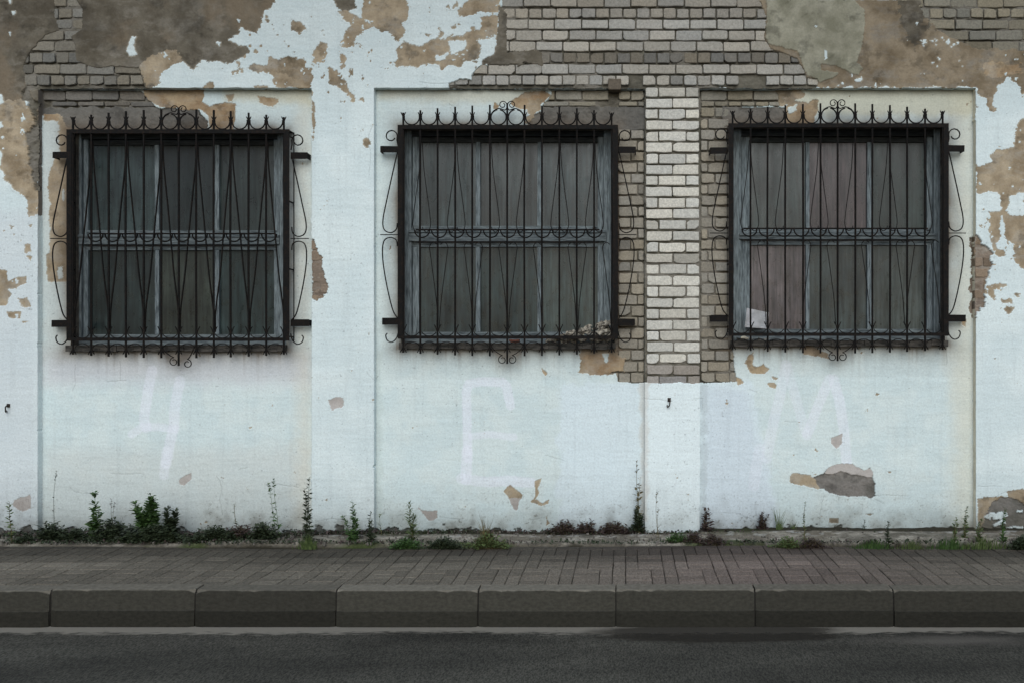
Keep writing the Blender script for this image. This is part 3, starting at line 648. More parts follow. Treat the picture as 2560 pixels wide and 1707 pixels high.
# ------------------------------------------------------------------ windows
M_wood = mat('weathered_blue_wood', (.27, .315, .33), n_scale=22, bump=.6, bscale=40, stretch=(3, 3, .35), col2=(.045, .055, .06), rough=.8, spec=.2, thr=(.3, .68))
M_woodh = mat('weathered_blue_wood_across', (.23, .265, .275), n_scale=22, bump=.6, bscale=40, stretch=(.35, 3, 3), col2=(.03, .038, .042), rough=.8, spec=.2, thr=(.3, .68))
M_dark = mat('rotten_sill', (.10, .09, .08), n_scale=20, bump=.8, bscale=40, stretch=(.5, 2, 2), col2=(.02, .02, .018))
M_rev = mat('reveal_plaster', (.20, .17, .135), n_scale=14, bump=.5, bscale=40, col2=(.08, .07, .06))
def pane_mat(name, c, c2):
    m = mat(name, tuple(v * 1.05 for v in ((c[0] * .80, c[1] * .88, c[2] * .86) if c[0] > c[1] * 1.15 else (c[0] * .72, c[1], c[2] * 1.0))), n_scale=10, bump=.05, bscale=10, stretch=(4, 1, .3), col2=tuple(v * .45 for v in (c2[0] * .8, c2[1], c2[2])), rough=.28, spec=.5, thr=(.30, .70))
    N = m.node_tree.nodes; Lk = m.node_tree.links; b = N['Principled BSDF']; src = b.inputs['Base Color'].links[0].from_socket
    g = N.new('ShaderNodeNewGeometry'); mp = N.new('ShaderNodeMapping'); mp.inputs['Scale'].default_value = (1.6, 1, 1); Lk.new(g.outputs['Position'], mp.inputs[0])
    for sc, lo, hi in ((2.0, .5, 1.4), (9, .85, 1.15)):
        n = N.new('ShaderNodeTexNoise'); n.inputs['Scale'].default_value = sc; n.inputs['Detail'].default_value = 5; n.inputs['Distortion'].default_value = .4; Lk.new(mp.outputs[0], n.inputs[0])
        r = N.new('ShaderNodeMapRange'); r.inputs[1].default_value = .3; r.inputs[2].default_value = .7; r.inputs[3].default_value = lo; r.inputs[4].default_value = hi; Lk.new(n.outputs[0], r.inputs[0])
        v = N.new('ShaderNodeVectorMath'); v.operation = 'SCALE'; Lk.new(src, v.inputs[0]); Lk.new(r.outputs[0], v.inputs['Scale']); src = v.outputs[0]
    Lk.new(src, b.inputs['Base Color'])
    r2 = N.new('ShaderNodeMapRange'); r2.inputs[3].default_value = .12; r2.inputs[4].default_value = .5; Lk.new(n.outputs[0], r2.inputs[0]); Lk.new(r2.outputs[0], b.inputs['Roughness'])
    return m
YW = REC + .15
M_head = mat('shaded_wood', (.05, .055, .055), n_scale=22, bump=.6, bscale=40, stretch=(.35, 3, 3), col2=(.015, .017, .017), rough=.85, spec=.15)  # head rail wood: shade under the opening's head put into its colour
def zz(py, Y=YW): return wz(py, Y)
WIN = [dict(l=(196, 222), m=[(389, 399), (538, 549)], r=(686, 712), top=364, tr=(577, 626), bot=836, pan=[((.055, .062, .062), (.028, .033, .033)), ((.02, .024, .024), (.012, .015, .015)), ((.035, .038, .036), (.02, .022, .022)), ((.04, .044, .043), (.02, .024, .024)), ((.058, .052, .042), (.032, .03, .025)), ((.035, .045, .045), (.018, .025, .025))]),
       dict(l=(1017, 1048), m=[(1190, 1201), (1344, 1356)], r=(1495, 1524), top=357, tr=(566, 618), bot=830, pan=[((.055, .06, .062), (.03, .034, .034)), ((.062, .06, .06), (.032, .03, .03)), ((.055, .06, .062), (.03, .033, .034)), ((.045, .052, .052), (.025, .03, .03)), ((.03, .04, .04), (.018, .024, .024)), ((.085, .088, .082), (.045, .048, .045))]),
       dict(l=(1838, 1875), m=[(2014, 2023), (2167, 2182)], r=(2316, 2345), top=357, tr=(574, 613), bot=823, pan=[((.055, .055, .052), (.03, .032, .03)), ((.105, .068, .072), (.05, .034, .037)), ((.045, .052, .048), (.025, .03, .027)), ((.19, .14, .145), (.09, .068, .07)), ((.07, .07, .068), (.035, .038, .036)), ((.095, .085, .08), (.04, .045, .04))])]
wr = random.Random(5)
for wi, (w, o) in enumerate(zip(WIN, OW)):
    x0, x1, z0, z1 = o
    fx0, fx1 = x0 - .01, x1 + .01
    X = lambda px: wx(px, YW)
    zt, zb = zz(w['top']), zz(w['bot'])
    wn = empty('window', ((x0 + x1) / 2, YW, z0)); wn.parent = bld
    for nm, xa, xb, ya, yb_, q0, q1 in [('frame_post', fx0, X(w['l'][0] + 14), YW - .035, YW + .05, z0 + .05, z1), ('sash_stile', X(w['l'][0] + 14) + .004, X(w['l'][1]), YW - .012, YW + .04, z0 + .06, z1 - .03),
                                        ('frame_post', X(w['r'][1] - 14), fx1, YW - .035, YW + .05, z0 + .05, z1), ('sash_stile', X(w['r'][0]), X(w['r'][1] - 14) - .004, YW - .012, YW + .04, z0 + .06, z1 - .03)]:
        fl = MB(); fl.box(xa, xb, ya, yb_, q0, q1, j=.002, rnd=wr); fl.build(nm, M_wood, wn)
    a, b = X(w['l'][0] + 14), X(w['r'][1] - 14)
    h = MB(); h.box(a, b, YW - .03, YW + .045, zt + .055, z1 + .002, j=.001, rnd=wr); h.box(a, b, YW - .008, YW + .035, zt, zt + .05, j=.001, rnd=wr)
    h.build('head_rail', M_head, wn)
    t0, t1_ = zz(w['tr'][1]), zz(w['tr'][0]); t = MB(); dzt = t1_ - t0
    t.box(a, b, YW - .012, YW + .036, t1_ - .035, t1_, j=.0015, rnd=wr)
    t.box(a - .02, b + .02, YW - .05, YW + .046, t0 + .05, t1_ - .045, j=.0015, rnd=wr)
    t.box(a - .02, b + .02, YW - .062, YW - .051, t1_ - .068, t1_ - .052, j=.001, rnd=wr)
    t.box(a, b, YW - .012, YW + .036, t0, t0 + .042, j=.0015, rnd=wr)
    t.build('transom', M_woodh, wn)
    bt = MB(); bt.box(a, b, YW - .012, YW + .04, zb - .045, zb, j=.0015, rnd=wr); bt.box(fx0, fx1, YW - .036, YW + .048, z0 + .03, zb - .05, j=.0015, rnd=wr); bt.build('bottom_rail', M_woodh, wn)
    for (ma, mb_) in w['m']:
        for (q0, q1) in ((t1_ + .001, zt - .001), (zb + .001, t0 - .001)):
            mm = MB(); mm.box(X(ma), X(mb_), YW - .014, YW + .03, q0, q1, j=.002, rnd=wr); mm.build('mullion', M_wood, wn)
    xs = [X(w['l'][1]), X(w['m'][0][0]), X(w['m'][0][1]), X(w['m'][1][0]), X(w['m'][1][1]), X(w['r'][0])]
    k = 0
    for (q0, q1) in ((t1_, zt), (zb, t0)):
        for s in range(3):
            p = MB(); p.box(xs[2 * s] - .008, xs[2 * s + 1] + .008, YW + .012, YW + .017, q0 - .008, q1 + .008)
            p.build('pane', pane_mat('dusty_glass_%d%d' % (wi, k), *w['pan'][k]), wn); k += 1
    # reveal: plastered jambs and head, rotten sill
    r = MB(); e = .012
    r.box(x0 - .03, x0 + .002, REC + .012, YW + .06, z0 - .02, z1 + .03, j=.001, rnd=wr); r.box(x1 - .002, x1 + .03, REC + .012, YW + .06, z0 - .02, z1 + .03, j=.001, rnd=wr)
    r.box(x0 + .003, x1 - .003, REC + .012, YW + .06, z1 - .002, z1 + .03, j=.001, rnd=wr); r.build('reveal', M_rev, wn)
    sl_ = MB(); n = 26
    for i in range(n):
        xa = x0 - .01 + (x1 - x0 + .02) * i / n; xb = x0 - .01 + (x1 - x0 + .02) * (i + 1) / n
        sl_.box(xa, xb - .0015, REC - .05 + wr.uniform(-.004, .004), YW + .03, z0 - .012 + wr.uniform(-.006, .006), z0 + .045 + wr.uniform(-.004, .004), j=.002, rnd=wr)
    sl_.build('sill', M_dark, wn)
    ib = MB(); ib.box(x0 - .2, x1 + .2, YW + .5, YW + .52, z0 - .2, z1 + .2); ib.build('inner_blind', mat('blind_%d' % wi, (.1, .1, .09)), wn)

# ------------------------------------------------------------------ grilles
M_iron = mat('rusty_black_iron', (.020, .012, .008), n_scale=45, bump=.5, bscale=90, col2=(.005, .005, .005), thr=(.45, .72), rough=.7, spec=.15, metal=.0)
YG = -.055; YB = .015
sg = (DW + YG) / FPX
def arc(cx, cz, r, a0, a1, y, n=14, rx=None):
    rx = rx or r
    return [(cx + rx * cos(radians(a0 + (a1 - a0) * i / n)), y, cz + r * sin(radians(a0 + (a1 - a0) * i / n))) for i in range(n + 1)]
def spiral(cx, cz, r0, r1, a0, a1, y, n=20):
    return [(cx + (r0 + (r1 - r0) * i / n) * cos(radians(a0 + (a1 - a0) * i / n)), y, cz + (r0 + (r1 - r0) * i / n) * sin(radians(a0 + (a1 - a0) * i / n))) for i in range(n + 1)]
def smooth_path(pts, n=8):
    out = []
    P = [pts[0]] + list(pts) + [pts[-1]]
    for i in range(1, len(P) - 2):
        for t in np.linspace(0, 1, n, endpoint=False):
            p0, p1, p2, p3 = [np.array(P[i + k]) for k in (-1, 0, 1, 2)]
            out.append(tuple(.5 * ((2 * p1) + (-p0 + p2) * t + (2 * p0 - 5 * p1 + 4 * p2 - p3) * t * t + (-p0 + 3 * p1 - 3 * p2 + p3) * t ** 3)))
    out.append(tuple(pts[-1])); return out
def grille(fx0, fx1, fy0, fy1, bars, mid, lab, vrods, seed, rod_r=.0042):
    R = random.Random(seed)
    g = empty('window_grille', (wx((fx0 + fx1) / 2, YG), YG, wz(fy1, YG)), lab, 'grille', 'wrought iron grilles over the windows')
    X = lambda px: wx(px, YG); Z = lambda py: wz(py, YG)
    p = sg
    f = MB(); pw = 13 * p
    f.box(X(fx0), X(fx0) + pw, YG, YG + .006, Z(fy1), Z(fy0)); f.box(X(fx1) - pw, X(fx1), YG, YG + .006, Z(fy1), Z(fy0))
    f.box(X(fx0) + pw, X(fx1) - pw, YG + .0005, YG + .0065, Z(fy0 + 10), Z(fy0)); f.box(X(fx0) + pw, X(fx1) - pw, YG + .0005, YG + .0065, Z(fy1), Z(fy1 - 8))
    # light second frame near the wall, tied to the front one by short bars
    for xx in (X(fx0), X(fx1) - .006): f.box(xx, xx + .006, REC - .012, REC - .003, Z(fy1), Z(fy0))
    f.box(X(fx0) + .007, X(fx1) - .007, YG + .0068, REC - .002, Z(fy0) - .005, Z(fy0) - .001); f.box(X(fx0) + .006, X(fx1) - .006, YG + .0068, YG + .045, Z(fy1) + .001, Z(fy1) + .006)
    for xx in (X(fx0), X(fx1) - .012):
        for t_ in (.02, .34, .66, .97): zc_ = Z(fy1) + (Z(fy0) - Z(fy1)) * t_; f.box(xx + .0005, xx + .0115, YG + .0065, REC - .0125, zc_ - .006, zc_ + .006)
    f.build('frame', M_iron, g)
    n = len(bars); c = (n - 1) / 2
    yb_ = YG + .014
    for i, b in enumerate(bars):
        k = 1 - ((i - c) / c) ** 2
        top = fy0 - 31 - 20 * k; bot = fy1 + 34 + 9 * k
        if i == n // 2: top -= 4; bot = fy1 + 62
        lean = R.uniform(-1.1, 1.1)
        m = MB(); m.tube([(X(b), yb_, Z(bot)), (X(b + lean), yb_ + R.uniform(-.002, .002), Z((top + bot) / 2)), (X(b), yb_, Z(top))], .0094, 6)
        # barbs near both ends
        for s in (-1, 1):
            if i % 2 == 0 or R.random() < .5:
                m.tube(smooth_path([(X(b), yb_, Z(fy1 - 12)), (X(b) + s * 4 * p, yb_, Z(fy1 - 26)), (X(b) + s * 9 * p, yb_, Z(fy1 - 36))], 4), [.005] * 8 + [.002], 5)
            m.tube(smooth_path([(X(b), yb_, Z(fy1 + 16)), (X(b) + s * 3 * p, yb_, Z(fy1 + 24)), (X(b) + s * 8 * p, yb_, Z(fy1 + 34))], 4), [.005] * 8 + [.002], 5)
            m.tube(smooth_path([(X(b), yb_, Z(fy0 - 18)), (X(b) + s * 2 * p, yb_, Z(fy0 - 24)), (X(b) + s * 6 * p, yb_, Z(fy0 - 33))], 4), [.005] * 8 + [.002], 5)
        m.build('bar', M_iron, g)
    for i in range(n - 1):
        cx = (X(bars[i]) + X(bars[i + 1])) / 2
        if i in (n // 2 - 1, n // 2):
            m = MB(); m.tube(arc(cx, Z(fy0 - 20), 19 * p, 100 if i == n // 2 else 80, 440 if i == n // 2 else -260, yb_, 26), .0065, 6)
            s = 1 if i < n // 2 else -1
            m.build('top_scroll', M_iron, g)
        else:
            m = MB(); m.tube(arc(cx, Z(fy0 - 20), 19 * p, 172 - R.uniform(0, 6), 368 + R.uniform(0, 6), yb_, 18), .0065, 6); m.build('top_scroll', M_iron, g)
        m = MB(); m.tube(arc(cx, Z(fy1 - 22), 15 * p, 200, 340, yb_, 10, rx=19 * p), .0045, 5); m.build('bottom_scroll', M_iron, g)
        m = MB(); m.tube(arc(cx, Z(fy1 + 22), 15 * p, 20, 160, yb_, 10, rx=19 * p), .0042, 5); m.build('under_scroll', M_iron, g)
    # finial
    cx = X(bars[n // 2]); m = MB()
    for s in (-1, 1):
        m.tube(spiral(cx + s * 11 * p, Z(fy0 - 51), 10 * p, 4 * p, 0 if s < 0 else 180, (0 if s < 0 else 180) + s * -430, yb_, 26), .0045, 6)
        m.tube(smooth_path([(cx + s * 1 * p, yb_, Z(fy0 - 44)), (cx + s * 6 * p, yb_, Z(fy0 - 38)), (cx + s * 20 * p, yb_, Z(fy0 - 42)), (cx + s * 34 * p, yb_, Z(fy0 - 36)), (cx + s * 40 * p, yb_, Z(fy0 - 26))], 6), .005, 6)
    m.build('finial', M_iron, g)
    m = MB()
    for s in (-1, 1):
        dr = 5 if (seed == 1 and s > 0) else 0
        m.tube(spiral(cx + s * (12 + dr * 2) * p, Z(fy1 + 52 + dr), 11 * p, 5 * p, 90, 90 - s * 400, yb_, 24), .0045, 6)
        m.tube(smooth_path([(cx + s * (12 + dr * 2) * p, yb_, Z(fy1 + 41 + dr)), (cx + s * (22 + dr) * p, yb_, Z(fy1 + 36 + dr)), (cx + s * 36 * p, yb_, Z(fy1 + 24)), (cx + s * 42 * p, yb_, Z(fy1 + 10))], 6), .0045, 6)
    m.build('pendant', M_iron, g)
    # mid rails and scallops, on a back plane
    zm0, zm1 = wz(mid[0], YB), wz(mid[1], YB)
    bx = [X(b) for b in bars]
    for zm in (zm0, zm1):
        m = MB(); m.box(bx[1] - .06, bx[-2] + .05, YB, YB + .006, zm - .0075, zm + .0075); m.build('mid_rail', M_iron, g)
    for i in range(1, n - 1):
        m = MB(); m.tube(arc(bx[i], zm0 - .002, 19 * p, 180, 360, YB + .003, 14), .0070, 5); m.build('scallop', M_iron, g)
    # long scrolls that spread from the bars
    yv = YG + .03 if vrods == 1 else YB - .01; md = (mid[0] + mid[1]) / 2
    zU = wz(mid[0] - 4, yv); zL = wz(mid[1] + 6, yv)
    if vrods == 1:
        for i in range(1, n, 2):
            for s in (-1, 1):
                q_ = i + s
                if q_ > n - 1 or q_ < 0: continue
                xm = (bx[i] + bx[q_]) / 2; yv = yb_ + .012; w_ = R.uniform(-.004, .004)
                m = MB(); m.tube(smooth_path([(bx[i] + s * .008, yv, Z(fy0 + 30)), (bx[i] + s * 4 * p, yv, Z(fy0 + 85)), (bx[i] + s * 14 * p + w_, yv, Z(mid[0] - 70)), (xm + w_, yv, wz(md, yv)), (bx[q_] - s * 14 * p + w_, yv, Z(mid[1] + 70)), (bx[q_] - s * 3 * p, yv, Z(fy1 - 75)), (bx[q_] - s * .008, yv, Z(fy1 - 22))], 7), rod_r, 5); m.build('long_scroll', M_iron, g)
    for i in range(1, n if vrods == 2 else 0, 2):
        for s in (-1, 1):
            if i + s > n - 1 or (vrods == 2 and R.random() < .25): continue
            xe = bx[i] + s * 20 * p
            m = MB(); m.tube(smooth_path([(bx[i] + s * .006, yv, Z(fy0 + 38)), (bx[i] + s * 6 * p, yv, Z(fy0 + 110)), (xe, yv, Z(mid[0] - 45)), (xe + s * 2 * p, yv, zU + .02), (xe - s * 6 * p, yv, zU - .035), (xe - s * 15 * p, yv, zU - .02), (xe - s * 18 * p, yv, zU + .01)], 7), rod_r, 5); m.build('long_scroll', M_iron, g)
    for i in range(2, n if vrods == 2 else 0, 2):
        for s in (-1, 1):
            if i + s > n - 1 or (vrods == 2 and R.random() < .3): continue
            xe = bx[i] + s * 22 * p
            m = MB(); m.tube(smooth_path([(xe - s * 18 * p, yv, zL + .0), (xe - s * 8 * p, yv, zL + .02), (xe + s * 1 * p, yv, zL - .02), (xe - s * 2 * p, yv, zL - .12), (bx[i] + s * 6 * p, yv, Z(fy1 - 95)), (bx[i] + s * .006, yv, Z(fy1 - 28))], 7), rod_r, 5); m.build('long_scroll', M_iron, g)
    # sides
    ys = YG + .03
    for s, fx in ((-1, fx0), (1, fx1)):
        xf = X(fx)
        q = lambda a, py: (xf + s * a * p, ys, wz(py, ys))
        m = MB(); m.box(min(xf, xf + s * 46 * p), max(xf, xf + s * 46 * p), ys - .003, ys + .003, wz(md - 3, ys) - .004, wz(md - 3, ys) + .004); m.build('side_stay', M_iron, g)
        m = MB(); m.tube(smooth_path([q(2, fy0 + 66), q(9, fy0 + 95), q(30, fy0 + 190), q(39, md - 40), q(36, md - 16), q(20, md - 8), q(6, md - 16), q(3, md - 32)], 8), .0058, 6)
        m.build('side_scroll', M_iron, g)
        m = MB(); m.tube(smooth_path([q(3, md + 26), q(6, md + 10), q(22, md + 4), q(37, md + 14), q(40, md + 50), q(32, md + 110), q(16, md + 180), q(3, fy1 - 52)], 8), .0058, 6)
        m.build('side_scroll', M_iron, g)
        m = MB(); m.tube(smooth_path([q(1, fy0 + 52), q(4, fy0 + 38)], 3) + [(xf + s * (17 * p + 14 * p * r_ * cos(radians(a))), ys, wz(fy0 + 28, ys) + 14 * p * r_ * sin(radians(a))) for a, r_ in [(180, 1), (150, 1), (120, 1), (90, 1), (60, 1), (30, 1), (0, 1), (-30, .98), (-60, .92), (-90, .85), (-120, .75), (-150, .65)]], .006, 6)
        m.build('top_curl', M_iron, g)
        m = MB(); m.tube(smooth_path([q(0, fy1 - 18), q(5, fy1 - 2), q(16, fy1 + 8), q(28, fy1 + 4), q(32, fy1 - 8), q(28, fy1 - 14)], 6), .0055, 6); m.build('bottom_curl', M_iron, g)
        for (ya, yb2) in ((fy0 + 56, fy0 + 72), (fy1 - 54, fy1 - 37)):
            o_ = R.uniform(-4, 4); m = MB(); L = 43 + R.uniform(-2, 4)
            xa, xb = sorted((xf + s * .0005, xf + s * L * p))
            m.box(xa, xb, ys + .004, ys + .012, wz(yb2 + o_, ys), wz(ya + o_, ys), j=.0015, rnd=R)
            xc2, xd = sorted((xf + s * (L * p - .004), xf + s * (L * p)))
            m.box(xc2 - .004, xd, ys + .0125, REC + .02, wz(yb2 + o_, ys) + .004, wz(ya + o_, ys) - .004)
            m.build('bracket', M_iron, g)
    return g
B1 = [180, 225.6, 269, 312.6, 357, 401, 444.5, 489, 532.7, 575, 620, 664, 708]
B2 = [1007, 1050, 1093, 1137, 1180, 1224, 1267.5, 1311, 1354.5, 1398, 1442, 1485, 1529]
B3 = [1832, 1877, 1920, 1964, 2008, 2052, 2095, 2139, 2182, 2226, 2269, 2314, 2358]
grille(166, 723, 324, 852, B1, (585, 615), 'black scrolled iron grille with criss-crossing long scrolls, leftmost, beside the grey patch of bare brick', 1, 1, .0075)
grille(994, 1545, 313, 847, B2, (575, 606), 'black scrolled iron grille left of the bare brick pier, dry leaves lodged behind it', 2, 2, .0040)
grille(1821, 2372, 309, 840, B3, (572, 601), 'black scrolled iron grille right of the bare brick pier, white paper caught behind it', 2, 3, .0040)

# ------------------------------------------------------------------ ground
YK = -1.72; ZR = -.263          # kerb face, road level
def plane(name, x0, x1, y0, y1, z, m, kind='structure', nx=1, ny=1):
    mbp = MB(); vs = []; fs = []
    for j in range(ny + 1):
        for i in range(nx + 1): vs.append((x0 + (x1 - x0) * i / nx, y0 + (y1 - y0) * j / ny, z))
    for j in range(ny):
        for i in range(nx): a = j * (nx + 1) + i; fs.append((a, a + 1, a + nx + 2, a + nx + 1))
    mbp.add(vs, fs); return tag(mbp.build(name, m), kind=kind)
plane('ground', -300, 300, -300, 300, ZR - .05, mat('earth', (.09, .085, .07), n_scale=2))
def road_mat():
    m = mat('asphalt', (.105, .10, .084), n_scale=105, n_amt=.25, bump=1, bscale=150, stretch=(1, .4, 1), col2=(.020, .020, .016), rough=.85, spec=.25, bdist=.004)
    N = m.node_tree.nodes; Lk = m.node_tree.links; b = N['Principled BSDF']
    src = b.inputs['Base Color'].links[0].from_socket
    g = N.new('ShaderNodeNewGeometry'); sp = N.new('ShaderNodeSeparateXYZ'); Lk.new(g.outputs['Position'], sp.inputs[0])
    # large worn patches
    mp = N.new('ShaderNodeMapping'); mp.inputs['Scale'].default_value = (.5, 1.6, 1); Lk.new(g.outputs['Position'], mp.inputs[0])
    n = N.new('ShaderNodeTexNoise'); n.inputs['Scale'].default_value = 1.6; n.inputs['Detail'].default_value = 8; Lk.new(mp.outputs[0], n.inputs[0])
    mr = N.new('ShaderNodeMapRange'); mr.inputs[1].default_value = .35; mr.inputs[2].default_value = .7; mr.inputs[3].default_value = .62; mr.inputs[4].default_value = 1.3; Lk.new(n.outputs[0], mr.inputs[0])
    v = N.new('ShaderNodeVectorMath'); v.operation = 'SCALE'; Lk.new(src, v.inputs[0]); Lk.new(mr.outputs[0], v.inputs['Scale'])
    # sand washed against the kerb
    ad = N.new('ShaderNodeMath'); ad.operation = 'MULTIPLY_ADD'; ad.inputs[1].default_value = .16; Lk.new(n.outputs[0], ad.inputs[0])
    n3 = N.new('ShaderNodeTexNoise'); n3.inputs['Scale'].default_value = 22; n3.inputs['Detail'].default_value = 6; Lk.new(mp.outputs[0], n3.inputs[0])
    a2 = N.new('ShaderNodeMath'); a2.operation = 'MULTIPLY_ADD'; a2.inputs[1].default_value = .20; Lk.new(n3.outputs[0], a2.inputs[0]); Lk.new(sp.outputs['Y'], a2.inputs[2])
    Lk.new(a2.outputs[0], ad.inputs[2])
    m3 = N.new('ShaderNodeMapRange'); m3.interpolation_type = 'SMOOTHSTEP'; m3.inputs[1].default_value = YK - .155 + .18; m3.inputs[2].default_value = YK - .08 + .18; m3.inputs[4].default_value = .85; Lk.new(ad.outputs[0], m3.inputs[0])
    mx = N.new('ShaderNodeMix'); mx.data_type = 'RGBA'; Lk.new(m3.outputs[0], mx.inputs[0]); Lk.new(v.outputs[0], mx.inputs[6]); mx.inputs[7].default_value = (.30, .275, .23, 1)
    # standing damp along the kerb, and a dusty patch
    def blob(cx, cy, rx, ry, e0, e1, amt):
        mp2 = N.new('ShaderNodeMapping'); mp2.inputs['Location'].default_value = (-cx / rx, -cy / ry, 0); mp2.inputs['Scale'].default_value = (1 / rx, 1 / ry, 0); Lk.new(g.outputs['Position'], mp2.inputs[0])
        ln = N.new('ShaderNodeVectorMath'); ln.operation = 'LENGTH'; Lk.new(mp2.outputs[0], ln.inputs[0])
        nn = N.new('ShaderNodeTexNoise'); nn.inputs['Scale'].default_value = 3.5; nn.inputs['Detail'].default_value = 7; Lk.new(mp.outputs[0], nn.inputs[0])
        ma = N.new('ShaderNodeMath'); ma.operation = 'MULTIPLY_ADD'; ma.inputs[1].default_value = amt; Lk.new(nn.outputs[0], ma.inputs[0]); Lk.new(ln.outputs['Value'], ma.inputs[2])
        r_ = N.new('ShaderNodeMapRange'); r_.interpolation_type = 'SMOOTHSTEP'; r_.inputs[1].default_value = e0 + amt / 2; r_.inputs[2].default_value = e1 + amt / 2; r_.inputs[3].default_value = 1; r_.inputs[4].default_value = 0
        Lk.new(ma.outputs[0], r_.inputs[0]); return r_.outputs[0]
    def over(base, fac, col, k=1):
        mm = N.new('ShaderNodeMix'); mm.data_type = 'RGBA'; mu = N.new('ShaderNodeMath'); mu.operation = 'MULTIPLY'; mu.inputs[1].default_value = k
        Lk.new(fac, mu.inputs[0]); Lk.new(mu.outputs[0], mm.inputs[0]); Lk.new(base, mm.inputs[6]); mm.inputs[7].default_value = (*col, 1); return mm.outputs[2]
    wet = blob(wx(1790, YK), YK - .12, .95, .20, .75, 1.05, .7)
    dust = blob(wx(2330, YK), YK - .27, .75, .13, .1, 1.1, 1.2)
    c1 = over(mx.outputs[2], dust, (.17, .155, .135), .6); c2_ = over(c1, wet, (.034, .031, .027), .85)
    Lk.new(c2_, b.inputs['Base Color'])
    rr = N.new('ShaderNodeMapRange'); rr.inputs[3].default_value = .88; rr.inputs[4].default_value = .07; Lk.new(wet, rr.inputs[0]); Lk.new(rr.outputs[0], b.inputs['Roughness'])
    bpn = [q for q in N if q.type == 'BUMP'][0]; r2 = N.new('ShaderNodeMapRange'); r2.inputs[3].default_value = .9; r2.inputs[4].default_value = .01; Lk.new(wet, r2.inputs[0]); Lk.new(r2.outputs[0], bpn.inputs['Strength'])
    return m
plane('road', -40, 40, -14, YK + .02, ZR, road_mat())
# kerb
M_kerb = mat('kerb_concrete', attr=True, n_scale=40, n_amt=.26, bump=.4, bscale=90, stretch=(.7, .7, 1.2), rough=.9, spec=.15)
KJ = [122, 484, 838, 1194, 1540, 1888, 2237]
kx = [wx(k, YK) for k in KJ]; kx = [kx[0] - 1.02 * i for i in range(30, 0, -1)] + kx + [kx[-1] + 1.0 * i for i in range(1, 31)]
mb = MB(); kr = random.Random(9)
prof = [(.15, ZR - .02), (.0, ZR - .02), (.0, ZR + .085), (.002, ZR + .112), (.008, ZR + .118), (.010, -.012), (.012, -.005), (.017, -.001), (.03, 0), (.15, .002)]
for i in range(len(kx) - 1):
    a, b_ = kx[i] + kr.uniform(.002, .008), kx[i + 1] - kr.uniform(.002, .008); dy = kr.uniform(-.006, .006); dzk = kr.uniform(-.004, .004)
    n = 24; g = kr.uniform(.8, 1.2); chips = [kr.choice([0, 0, 0, 0, 0, 0, 1]) * kr.uniform(.002, .010) for _ in range(n + 1)]; chips[0] += kr.uniform(0, .02); chips[n] += kr.uniform(0, .02); vs = []; fs = []; cs = []
    for k in range(n + 1):
        t = k / n; x = a + (b_ - a) * t; e = (.010 if k in (0, n) else 0)
        for (y, z) in prof:
            w_ = .0015
            vs.append((x + kr.uniform(-.001, .001), YK + y + dy + (e if y < .1 else 0) + kr.uniform(-w_, w_), z + dzk - (e * .5 + chips[k] if -.025 < z < -.0005 and y < .029 else 0) + kr.uniform(-w_, w_)))
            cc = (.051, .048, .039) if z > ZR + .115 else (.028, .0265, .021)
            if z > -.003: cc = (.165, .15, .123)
            cs.append(tuple(q_ * g for q_ in cc))
    m_ = len(prof)
    for k in range(n):
        for j in range(m_ - 1): fs.append((k * m_ + j, k * m_ + j + 1, (k + 1) * m_ + j + 1, (k + 1) * m_ + j))
    fs.append(tuple(range(m_))[::-1]); fs.append(tuple(n * m_ + j for j in range(m_)))
    b0 = len(mb.v); mb.v += vs; mb.f += [tuple(b0 + q_ for q_ in f) for f in fs]; mb.c += cs
mb.box(-40, 40, YK + .03, YK + .14, ZR - .02, -.02, (.03, .028, .025))
tag(mb.build('kerb', M_kerb, color=True), kind='structure')
# pavement: laid pavers
M_pave = mat('concrete_pavers', attr=True, n_scale=90, n_amt=.42, stretch=(1, .4, 1), bump=.6, bscale=120, rough=.9, spec=.15)
mb = MB(); pv = random.Random(12)
Y0, Y1 = YK + .153, -.42
def sag(x, y): return .012 * sin(x * .9 + 1) + .010 * sin(x * 2.3 + y * 2) * .5
def paver(x0, x1, y0, y1, c):
    if y0 >= Y1 - .01: return
    y1 = min(y1, Y1 - .001); e = pv.uniform(.0012, .003); h = pv.uniform(-.002, .002)
    tx = pv.uniform(-.012, .012); g = pv.uniform(.84, 1.12) * (1 + .16 * sin(x0 * 1.7 + 2 * sin(y0 * 3)) * sin(x0 * .6 + 1)); c = tuple(k * g for k in c)
    xs, ys = (x0 + e, x1 - e), (y0 + e, y1 - e); bv = .006; vs = []
    for (d, zz_) in ((0, -.03), (0, -.005), (bv, 0)):
        for (x, y) in ((xs[0] + d, ys[0] + d), (xs[1] - d, ys[0] + d), (xs[1] - d, ys[1] - d), (xs[0] + d, ys[1] - d)):
            vs.append((x, y, zz_ + h + (x - x0) * tx * .3 + sag(x, y) * min(1, (y - Y0) * 4) ))
    fs = [(8, 9, 10, 11)]
    for r in range(2):
        for k in range(4): k2 = (k + 1) % 4; fs.append((r * 4 + k, r * 4 + k2, r * 4 + 4 + k2, r * 4 + 4 + k))
    mb.add(vs, fs, c)
x = -9.0; k = 0
